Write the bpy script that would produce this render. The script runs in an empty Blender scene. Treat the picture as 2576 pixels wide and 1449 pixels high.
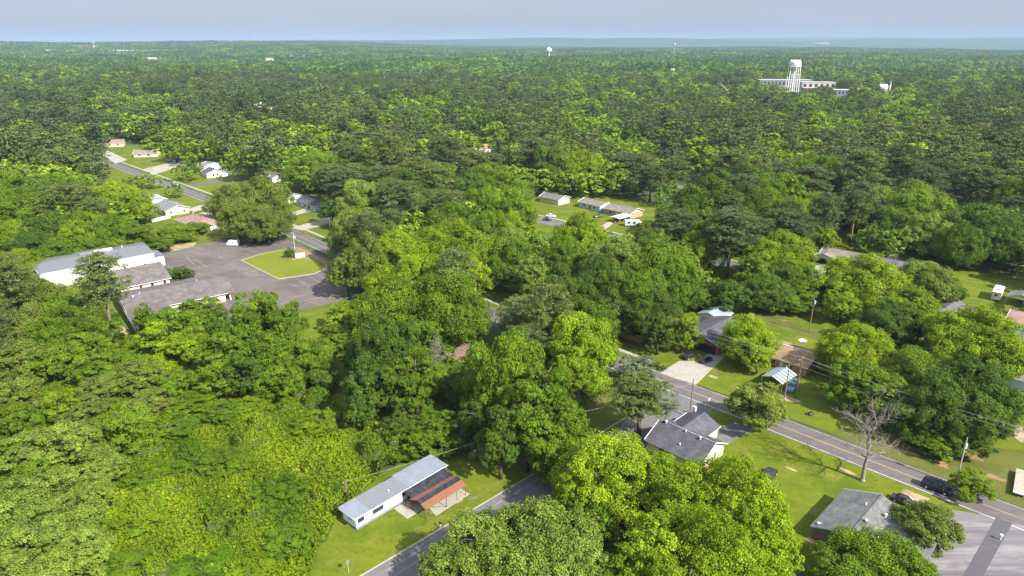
import bpy, bmesh, math, random
import numpy as np
from mathutils import Vector, Matrix

# ------------------------------------------------------------------ camera, sky, sun
SC = bpy.context.scene
COL = SC.collection
CAM_H, FPX, PITCH = 80.0, 1717.0, math.atan((724.5 - 104.0) / 1717.0)
cam_d = bpy.data.cameras.new("camera")
cam_d.sensor_width = 36.0
cam_d.lens = FPX / 2576.0 * 36.0
cam_d.clip_start, cam_d.clip_end = 0.5, 90000.0
cam = bpy.data.objects.new("camera", cam_d)
COL.objects.link(cam)
cam.location = (0, 0, CAM_H)
cam.rotation_euler = (math.pi / 2 - PITCH, 0, 0)
SC.camera = cam

SUN_EL = math.radians(41)
SUN_AZ = math.radians(-43)          # direction to the sun in the ground plane, measured from +x
sun_dir = Vector((math.cos(SUN_EL) * math.cos(SUN_AZ), math.cos(SUN_EL) * math.sin(SUN_AZ), math.sin(SUN_EL)))
sun_d = bpy.data.lights.new("sun", 'SUN')
sun_d.energy = 5.0
sun_d.angle = math.radians(0.6)
sun_d.color = (1.0, 0.955, 0.87)
sun = bpy.data.objects.new("sun", sun_d)
COL.objects.link(sun)
sun.rotation_euler = (-sun_dir).to_track_quat('-Z', 'Y').to_euler()

W = bpy.data.worlds.new("World")
SC.world = W
W.use_nodes = True
nt = W.node_tree
nt.nodes.clear()
wo = nt.nodes.new('ShaderNodeOutputWorld')
bg = nt.nodes.new('ShaderNodeBackground')
sky = nt.nodes.new('ShaderNodeTexSky')
sky.sky_type = 'NISHITA'
sky.sun_disc = False
sky.sun_elevation = SUN_EL
sky.sun_rotation = math.pi / 2 - SUN_AZ
sky.altitude = 100
sky.air_density = 1.0
sky.dust_density = 2.2
sky.ozone_density = 1.5
tc = nt.nodes.new('ShaderNodeTexCoord')
mp = nt.nodes.new('ShaderNodeMapping')
mp.inputs['Scale'].default_value = (1.2, 1.2, 9.0)
nz = nt.nodes.new('ShaderNodeTexNoise')
nz.inputs['Scale'].default_value = 2.6
nz.inputs['Detail'].default_value = 7
nz.inputs['Roughness'].default_value = 0.62
rp = nt.nodes.new('ShaderNodeValToRGB')
rp.color_ramp.elements[0].position = 0.40
rp.color_ramp.elements[0].color = (0.70, 0.70, 0.70, 1)
rp.color_ramp.elements[1].position = 0.80
rp.color_ramp.elements[1].color = (0.92, 0.92, 0.92, 1)
mx = nt.nodes.new('ShaderNodeMixRGB')
mx.inputs['Color2'].default_value = (3.68, 4.08, 4.98, 1)
nt.links.new(tc.outputs['Generated'], mp.inputs['Vector'])
nt.links.new(mp.outputs['Vector'], nz.inputs['Vector'])
nt.links.new(nz.outputs['Fac'], rp.inputs['Fac'])
nt.links.new(rp.outputs['Color'], mx.inputs['Fac'])
nt.links.new(sky.outputs['Color'], mx.inputs['Color1'])
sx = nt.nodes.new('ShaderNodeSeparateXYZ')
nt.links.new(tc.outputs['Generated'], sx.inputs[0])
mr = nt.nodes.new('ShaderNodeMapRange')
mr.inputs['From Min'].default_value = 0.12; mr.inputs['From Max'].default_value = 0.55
mr.inputs['To Min'].default_value = 1.0; mr.inputs['To Max'].default_value = 1.9  # added fill: sky made brighter overhead, above the view, to lift shadows
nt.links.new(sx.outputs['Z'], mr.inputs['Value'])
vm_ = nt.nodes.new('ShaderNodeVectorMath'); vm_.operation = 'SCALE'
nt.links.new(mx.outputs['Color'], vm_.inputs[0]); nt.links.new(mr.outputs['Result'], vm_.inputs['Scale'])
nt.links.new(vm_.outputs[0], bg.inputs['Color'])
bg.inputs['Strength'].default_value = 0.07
nt.links.new(bg.outputs['Background'], wo.inputs['Surface'])

SC.view_settings.view_transform = 'Standard'
SC.view_settings.look = 'None'
SC.view_settings.exposure = 1.06
SC.view_settings.gamma = 1.0
SC.render.engine = 'CYCLES'
cy = SC.cycles
cy.max_bounces = 5
cy.diffuse_bounces = 4
cy.glossy_bounces = 2
cy.transmission_bounces = 3
cy.transparent_max_bounces = 6
cy.volume_bounces = 0
cy.caustics_reflective = False
cy.caustics_refractive = False
cy.use_denoising = True
cy.use_adaptive_sampling = False

# ------------------------------------------------------------------ helpers
def ground_at(u, v, z=0.0):
    """World point at height z seen at (u, v) of the 2576 x 1449 photograph."""
    x = (u - 1288) / FPX
    y = (v - 724.5) / FPX
    d = (x, math.cos(PITCH) - y * math.sin(PITCH), -math.sin(PITCH) - y * math.cos(PITCH))
    t = (z - CAM_H) / d[2]
    return (d[0] * t, d[1] * t)

def project(x, y, z):
    z = z - CAM_H
    dep = y * math.cos(PITCH) - z * math.sin(PITCH)
    up = y * math.sin(PITCH) + z * math.cos(PITCH)
    return 1288 + FPX * x / dep, 724.5 - FPX * up / dep

def tag(o, label=None, cat=None, group=None, kind=None):
    if label: o['label'] = label
    if cat: o['category'] = cat
    if group: o['group'] = group
    if kind: o['kind'] = kind
    return o

def thing(name, label, cat, loc=(0, 0, 0), ang=0.0, group=None):
    o = bpy.data.objects.new(name, None)
    o.empty_display_size = 0.5
    COL.objects.link(o)
    o.location = loc
    o.rotation_euler = (0, 0, math.radians(ang))
    return tag(o, label, cat, group)

def copy_tree(src, loc, ang, label=None):
    c = src.copy()
    COL.objects.link(c)
    c.location = loc
    c.rotation_euler = (0, 0, math.radians(ang))
    if label: c['label'] = label
    for ch in src.children:
        k = ch.copy(); COL.objects.link(k); k.parent = c
        for g in ch.children:
            d = g.copy(); COL.objects.link(d); d.parent = k
    return c

class MB:
    """Collects faces, each with a material, and links them as one mesh object."""
    def __init__(self):
        self.v, self.f, self.m, self.mats = [], [], [], []
    def mi(self, mat):
        if mat not in self.mats: self.mats.append(mat)
        return self.mats.index(mat)
    def face(self, pts, mat):
        n = len(self.v)
        self.v += [tuple(p) for p in pts]
        self.f.append(tuple(range(n, n + len(pts))))
        self.m.append(self.mi(mat))
        return self
    def box(self, c, s, mat, rz=0.0):
        hx, hy, hz = s[0] / 2, s[1] / 2, s[2] / 2
        ca, sa = math.cos(rz), math.sin(rz)
        P = [(c[0] + x * ca - y * sa, c[1] + x * sa + y * ca, c[2] + z)
             for z in (-hz, hz) for x, y in ((-hx, -hy), (hx, -hy), (hx, hy), (-hx, hy))]
        n = len(self.v); self.v += P
        for q in ((3, 2, 1, 0), (4, 5, 6, 7), (0, 1, 5, 4), (1, 2, 6, 5), (2, 3, 7, 6), (3, 0, 4, 7)):
            self.f.append(tuple(n + i for i in q)); self.m.append(self.mi(mat))
        return self
    def slab(self, quad, t, mat):
        """A quad (4 points, counter-clockwise from above) given thickness t downwards along its normal."""
        P = [Vector(p) for p in quad]
        nrm = (P[1] - P[0]).cross(P[2] - P[0]).normalized()
        Q = [p - nrm * t for p in P]
        n = len(self.v); self.v += [tuple(p) for p in P + Q]
        k = len(P)
        fs = [tuple(range(k)), tuple(range(2 * k - 1, k - 1, -1))]
        fs += [(i, i + k, (i + 1) % k + k, (i + 1) % k) for i in range(k)]
        for q in fs:
            self.f.append(tuple(n + i for i in q)); self.m.append(self.mi(mat))
        return self
    def tube(self, p0, p1, r0, r1, mat, n=8, caps=True):
        p0, p1 = Vector(p0), Vector(p1)
        d = (p1 - p0).normalized()
        a = d.orthogonal().normalized(); b = d.cross(a)
        s = len(self.v)
        for p, r in ((p0, r0), (p1, r1)):
            for i in range(n):
                t = 2 * math.pi * i / n
                self.v.append(tuple(p + a * (r * math.cos(t)) + b * (r * math.sin(t))))
        mi = self.mi(mat)
        for i in range(n):
            j = (i + 1) % n
            self.f.append((s + i, s + j, s + n + j, s + n + i)); self.m.append(mi)
        if caps:
            self.f.append(tuple(s + n - 1 - i for i in range(n))); self.m.append(mi)
            self.f.append(tuple(s + n + i for i in range(n))); self.m.append(mi)
        return self
    def lathe(self, c, prof, mat, n=16):
        """prof: list of (radius, z)."""
        s = len(self.v)
        for r, z in prof:
            for i in range(n):
                t = 2 * math.pi * i / n
                self.v.append((c[0] + r * math.cos(t), c[1] + r * math.sin(t), c[2] + z))
        mi = self.mi(mat)
        for k in range(len(prof) - 1):
            for i in range(n):
                j = (i + 1) % n
                self.f.append((s + k * n + i, s + k * n + j, s + (k + 1) * n + j, s + (k + 1) * n + i)); self.m.append(mi)
        return self
    def build(self, name, parent=None, smooth=False):
        me = bpy.data.meshes.new(name)
        me.from_pydata(self.v, [], self.f)
        for m in self.mats: me.materials.append(m)
        me.polygons.foreach_set('material_index', self.m)
        if smooth: me.polygons.foreach_set('use_smooth', [True] * len(self.f))
        me.update()
        o = bpy.data.objects.new(name, me)
        COL.objects.link(o)
        if parent: o.parent = parent
        return o

# ------------------------------------------------------------------ materials
def new_mat(name):
    m = bpy.data.materials.new(name)
    m.use_nodes = True
    t = m.node_tree
    return m, t, t.nodes['Principled BSDF']

def mat(name, col, rough=0.7, spec=0.3, metal=0.0, var=0.15, scale=3.0, stretch=(1, 1, 1), col2=None, bump=0.0, detail=5, lo=0.35, hi=0.68):
    """Plain surface whose colour drifts between col and col2 with object-space noise."""
    m, t, b = new_mat(name)
    L = t.links
    tcn = t.nodes.new('ShaderNodeTexCoord')
    mpn = t.nodes.new('ShaderNodeMapping'); mpn.inputs['Scale'].default_value = stretch
    n = t.nodes.new('ShaderNodeTexNoise'); n.inputs['Scale'].default_value = scale; n.inputs['Detail'].default_value = detail
    n.inputs['Roughness'].default_value = 0.65
    r = t.nodes.new('ShaderNodeValToRGB')
    r.color_ramp.elements[0].position = lo; r.color_ramp.elements[1].position = hi
    c2 = col2 or tuple(max(0.0, c * (1 - 2 * var)) for c in col)
    c1 = col if col2 else tuple(min(1.0, c * (1 + var)) for c in col)
    r.color_ramp.elements[0].color = (*c2, 1); r.color_ramp.elements[1].color = (*c1, 1)
    L.new(tcn.outputs['Object'], mpn.inputs['Vector']); L.new(mpn.outputs['Vector'], n.inputs['Vector'])
    L.new(n.outputs['Fac'], r.inputs['Fac']); L.new(r.outputs['Color'], b.inputs['Base Color'])
    b.inputs['Roughness'].default_value = rough
    b.inputs['Specular IOR Level'].default_value = spec
    b.inputs['Metallic'].default_value = metal
    if bump:
        bn = t.nodes.new('ShaderNodeBump'); bn.inputs['Strength'].default_value = bump
        L.new(n.outputs['Fac'], bn.inputs['Height']); L.new(bn.outputs['Normal'], b.inputs['Normal'])
    return m

def shingle(name, col, course=0.3):
    m, t, b = new_mat(name); L = t.links
    tcn = t.nodes.new('ShaderNodeTexCoord')
    br = t.nodes.new('ShaderNodeTexBrick')
    br.inputs['Scale'].default_value = 1.0
    br.inputs['Brick Width'].default_value = 0.9; br.inputs['Row Height'].default_value = course
    br.inputs['Mortar Size'].default_value = 0.02
    br.inputs['Color1'].default_value = (*[c * 1.12 for c in col], 1)
    br.inputs['Color2'].default_value = (*[c * 0.82 for c in col], 1)
    br.inputs['Mortar'].default_value = (*[c * 0.6 for c in col], 1)
    n = t.nodes.new('ShaderNodeTexNoise'); n.inputs['Scale'].default_value = 0.45; n.inputs['Detail'].default_value = 6
    r = t.nodes.new('ShaderNodeValToRGB')
    r.color_ramp.elements[0].color = (0.72, 0.72, 0.72, 1); r.color_ramp.elements[1].color = (1.15, 1.13, 1.1, 1)
    r.color_ramp.elements[0].position = 0.3; r.color_ramp.elements[1].position = 0.7
    x = t.nodes.new('ShaderNodeMixRGB'); x.blend_type = 'MULTIPLY'; x.inputs['Fac'].default_value = 1
    L.new(tcn.outputs['Object'], br.inputs['Vector']); L.new(tcn.outputs['Object'], n.inputs['Vector'])
    L.new(n.outputs['Fac'], r.inputs['Fac'])
    L.new(br.outputs['Color'], x.inputs['Color1']); L.new(r.outputs['Color'], x.inputs['Color2'])
    L.new(x.outputs['Color'], b.inputs['Base Color'])
    b.inputs['Roughness'].default_value = 0.9; b.inputs['Specular IOR Level'].default_value = 0.15
    return m

def striped(name, c1, c2, scale, axis='X', rough=0.45, spec=0.5, sharp=(0.4, 0.6), metal=0.0):
    """Ribs or corrugations across one axis of the object."""
    m, t, b = new_mat(name); L = t.links
    tcn = t.nodes.new('ShaderNodeTexCoord')
    wv = t.nodes.new('ShaderNodeTexWave'); wv.bands_direction = axis; wv.inputs['Scale'].default_value = scale
    wv.inputs['Distortion'].default_value = 0.0
    n = t.nodes.new('ShaderNodeTexNoise'); n.inputs['Scale'].default_value = 0.8; n.inputs['Detail'].default_value = 5
    r = t.nodes.new('ShaderNodeValToRGB')
    r.color_ramp.elements[0].position, r.color_ramp.elements[1].position = sharp
    r.color_ramp.elements[0].color = (*c1, 1); r.color_ramp.elements[1].color = (*c2, 1)
    r2 = t.nodes.new('ShaderNodeValToRGB')
    r2.color_ramp.elements[0].color = (0.8, 0.8, 0.8, 1); r2.color_ramp.elements[1].color = (1.1, 1.1, 1.1, 1)
    x = t.nodes.new('ShaderNodeMixRGB'); x.blend_type = 'MULTIPLY'; x.inputs['Fac'].default_value = 1
    L.new(tcn.outputs['Object'], wv.inputs['Vector']); L.new(tcn.outputs['Object'], n.inputs['Vector'])
    L.new(wv.outputs['Fac'], r.inputs['Fac']); L.new(n.outputs['Fac'], r2.inputs['Fac'])
    L.new(r.outputs['Color'], x.inputs['Color1']); L.new(r2.outputs['Color'], x.inputs['Color2'])
    L.new(x.outputs['Color'], b.inputs['Base Color'])
    bn = t.nodes.new('ShaderNodeBump'); bn.inputs['Strength'].default_value = 0.3; bn.inputs['Distance'].default_value = 0.03
    L.new(wv.outputs['Fac'], bn.inputs['Height']); L.new(bn.outputs['Normal'], b.inputs['Normal'])
    b.inputs['Roughness'].default_value = rough; b.inputs['Specular IOR Level'].default_value = spec
    b.inputs['Metallic'].default_value = metal
    return m

def brick(name, c1, c2, mortar):
    m, t, b = new_mat(name); L = t.links
    tcn = t.nodes.new('ShaderNodeTexCoord')
    sp = t.nodes.new('ShaderNodeSeparateXYZ'); ad = t.nodes.new('ShaderNodeMath'); ad.operation = 'ADD'
    cb = t.nodes.new('ShaderNodeCombineXYZ')
    br = t.nodes.new('ShaderNodeTexBrick')
    br.inputs['Scale'].default_value = 1.0; br.inputs['Brick Width'].default_value = 0.42; br.inputs['Row Height'].default_value = 0.16
    br.inputs['Mortar Size'].default_value = 0.02
    br.inputs['Color1'].default_value = (*c1, 1); br.inputs['Color2'].default_value = (*c2, 1); br.inputs['Mortar'].default_value = (*mortar, 1)
    L.new(tcn.outputs['Object'], sp.inputs[0]); L.new(sp.outputs['X'], ad.inputs[0]); L.new(sp.outputs['Y'], ad.inputs[1])
    L.new(ad.outputs[0], cb.inputs['X']); L.new(sp.outputs['Z'], cb.inputs['Y'])
    L.new(cb.outputs[0], br.inputs['Vector']); L.new(br.outputs['Color'], b.inputs['Base Color'])
    b.inputs['Roughness'].default_value = 0.9; b.inputs['Specular IOR Level'].default_value = 0.15
    return m

def patchy(name, layers, rough=0.95, spec=0.1, bump=0.0):
    """Ground-like surface: first colour, then (colour, noise scale, from, to, stretch) laid over it."""
    m, t, b = new_mat(name); L = t.links
    g = t.nodes.new('ShaderNodeTexCoord')
    cur = None
    for i, ly in enumerate(layers):
        col, sc_, lo, hi = ly[:4]
        if cur is None:
            cur = t.nodes.new('ShaderNodeRGB'); cur.outputs[0].default_value = (*col, 1); cur = cur.outputs[0]
            continue
        mp_ = t.nodes.new('ShaderNodeMapping')
        mp_.inputs['Location'].default_value = (17.3 * i, -9.1 * i, 0)
        if len(ly) > 4:
            mp_.inputs['Scale'].default_value = ly[4]
            if len(ly) > 5: mp_.inputs['Rotation'].default_value = (0, 0, math.radians(ly[5]))
        n = t.nodes.new('ShaderNodeTexNoise'); n.inputs['Scale'].default_value = sc_; n.inputs['Detail'].default_value = 6
        n.inputs['Roughness'].default_value = 0.65
        r = t.nodes.new('ShaderNodeMapRange'); r.inputs['From Min'].default_value = lo; r.inputs['From Max'].default_value = hi
        x = t.nodes.new('ShaderNodeMixRGB'); x.inputs['Color2'].default_value = (*col, 1)
        L.new(g.outputs['Object'], mp_.inputs['Vector']); L.new(mp_.outputs['Vector'], n.inputs['Vector'])
        L.new(n.outputs['Fac'], r.inputs['Value']); L.new(r.outputs['Result'], x.inputs['Fac'])
        L.new(cur, x.inputs['Color1']); cur = x.outputs['Color']
    L.new(cur, b.inputs['Base Color'])
    b.inputs['Roughness'].default_value = rough; b.inputs['Specular IOR Level'].default_value = spec
    if bump:
        n = t.nodes.new('ShaderNodeTexNoise'); n.inputs['Scale'].default_value = 2.5; n.inputs['Detail'].default_value = 8
        L.new(g.outputs['Object'], n.inputs['Vector'])
        bn = t.nodes.new('ShaderNodeBump'); bn.inputs['Strength'].default_value = bump; bn.inputs['Distance'].default_value = 0.2
        L.new(n.outputs['Fac'], bn.inputs['Height']); L.new(bn.outputs['Normal'], b.inputs['Normal'])
    return m

def leaf_mat(name, col, col2, trans=0.3, spread=0.35, loc_noise=False):
    """Foliage: per-leaf tint from the mesh, a drift of hue from tree to tree."""
    m, t, b = new_mat(name); L = t.links
    at = t.nodes.new('ShaderNodeAttribute'); at.attribute_name = 'tint'
    oi = t.nodes.new('ShaderNodeObjectInfo')
    x = t.nodes.new('ShaderNodeMixRGB'); x.inputs['Color1'].default_value = (*col, 1); x.inputs['Color2'].default_value = (*col2, 1)
    hue = t.nodes.new('ShaderNodeAttribute'); hue.attribute_name = 'hue'
    ad = t.nodes.new('ShaderNodeMath'); ad.operation = 'ADD'; ad.use_clamp = True
    L.new(hue.outputs['Fac'], ad.inputs[0])
    if loc_noise:
        n = t.nodes.new('ShaderNodeTexNoise'); n.inputs['Scale'].default_value = 0.014; n.inputs['Detail'].default_value = 4
        L.new(oi.outputs['Location'], n.inputs['Vector'])
        r = t.nodes.new('ShaderNodeMapRange'); r.inputs['From Min'].default_value = 0.3; r.inputs['From Max'].default_value = 0.7
        L.new(n.outputs['Fac'], r.inputs['Value'])
        a2 = t.nodes.new('ShaderNodeMath'); a2.operation = 'MULTIPLY_ADD'; a2.inputs[1].default_value = 0.70
        mu = t.nodes.new('ShaderNodeMath'); mu.operation = 'MULTIPLY'; mu.inputs[1].default_value = 0.6
        L.new(oi.outputs['Random'], mu.inputs[0]); L.new(r.outputs['Result'], a2.inputs[0]); L.new(mu.outputs[0], a2.inputs[2])
        L.new(a2.outputs[0], ad.inputs[1])
    else:
        mu = t.nodes.new('ShaderNodeMath'); mu.operation = 'MULTIPLY'; mu.inputs[1].default_value = spread * 1.6
        L.new(oi.outputs['Random'], mu.inputs[0]); L.new(mu.outputs[0], ad.inputs[1])
    L.new(ad.outputs[0], x.inputs['Fac'])
    v = t.nodes.new('ShaderNodeMixRGB'); v.blend_type = 'MULTIPLY'; v.inputs['Fac'].default_value = 1
    fr = t.nodes.new('ShaderNodeMath'); fr.operation = 'MULTIPLY'; fr.inputs[1].default_value = 13.7
    fc = t.nodes.new('ShaderNodeMath'); fc.operation = 'FRACT'
    fm = t.nodes.new('ShaderNodeMapRange'); fm.inputs['To Min'].default_value = 0.76 if loc_noise else 0.86; fm.inputs['To Max'].default_value = 1.22 if loc_noise else 1.14
    ft = t.nodes.new('ShaderNodeMath'); ft.operation = 'MULTIPLY'
    L.new(oi.outputs['Random'], fr.inputs[0]); L.new(fr.outputs[0], fc.inputs[0]); L.new(fc.outputs[0], fm.inputs['Value'])
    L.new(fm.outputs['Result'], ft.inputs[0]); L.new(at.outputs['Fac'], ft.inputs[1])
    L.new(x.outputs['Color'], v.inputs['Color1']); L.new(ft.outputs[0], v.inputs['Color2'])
    L.new(v.outputs['Color'], b.inputs['Base Color'])
    b.inputs['Roughness'].default_value = 0.6; b.inputs['Specular IOR Level'].default_value = 0.10
    tr = t.nodes.new('ShaderNodeBsdfTranslucent')
    ty = t.nodes.new('ShaderNodeMixRGB'); ty.blend_type = 'MULTIPLY'; ty.inputs['Fac'].default_value = 1
    ty.inputs['Color2'].default_value = (1.35, 1.3, 0.6, 1)
    L.new(v.outputs['Color'], ty.inputs['Color1']); L.new(ty.outputs['Color'], tr.inputs['Color'])
    ms = t.nodes.new('ShaderNodeMixShader'); ms.inputs['Fac'].default_value = trans
    L.new(b.outputs['BSDF'], ms.inputs[1]); L.new(tr.outputs['BSDF'], ms.inputs[2])
    out = t.nodes['Material Output']
    L.new(ms.outputs['Shader'], out.inputs['Surface'])
    return m

LEAF = {
    'lime':  leaf_mat('lime_leaves',  (0.1858, 0.2738, 0.0105), (0.2398, 0.3202, 0.0126), 0.38),
    'mid':   leaf_mat('green_leaves', (0.1080, 0.1879, 0.0105), (0.1620, 0.2413, 0.0126), 0.34),
    'deep':  leaf_mat('dark_green_leaves', (0.0691, 0.1276, 0.0126), (0.1015, 0.1647, 0.0147), 0.28),
    'sage':  leaf_mat('pale_leaves', (0.1534, 0.2181, 0.0315), (0.2030, 0.2645, 0.0336), 0.28),
    'khaki': leaf_mat('olive_leaves', (0.1318, 0.1740, 0.0252), (0.1750, 0.2146, 0.0273), 0.28),
    'pine':  leaf_mat('pine_needles', (0.1080, 0.1438, 0.0357), (0.1447, 0.1810, 0.0378), 0.18),
    'darkpine': leaf_mat('dark_pine_needles', (0.0756, 0.1114, 0.0336), (0.1015, 0.1369, 0.0368), 0.15),
    'grey':  leaf_mat('greyish_leaves', (0.1620, 0.2088, 0.1155), (0.1944, 0.2378, 0.1208), 0.25),
}
FAR_BROAD = leaf_mat('mixed_woodland_leaves', (0.0540, 0.1160, 0.0147), (0.2052, 0.2993, 0.0168), 0.30, loc_noise=True)
FAR_PINE = leaf_mat('mixed_pine_needles', (0.0497, 0.0858, 0.0284), (0.1123, 0.1578, 0.0368), 0.18, loc_noise=True)
VINE = leaf_mat('vine_leaves', (0.0886, 0.1682, 0.0084), (0.2430, 0.3190, 0.0084), 0.38)
BARK = mat('bark', (0.16, 0.125, 0.095), 0.95, 0.1, var=0.3, scale=4)
PINEBARK = mat('pine_bark', (0.20, 0.14, 0.105), 0.95, 0.1, var=0.3, scale=4)
DEADWOOD = mat('bare_wood', (0.27, 0.235, 0.205), 0.9, 0.1, var=0.25, scale=3)

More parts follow.
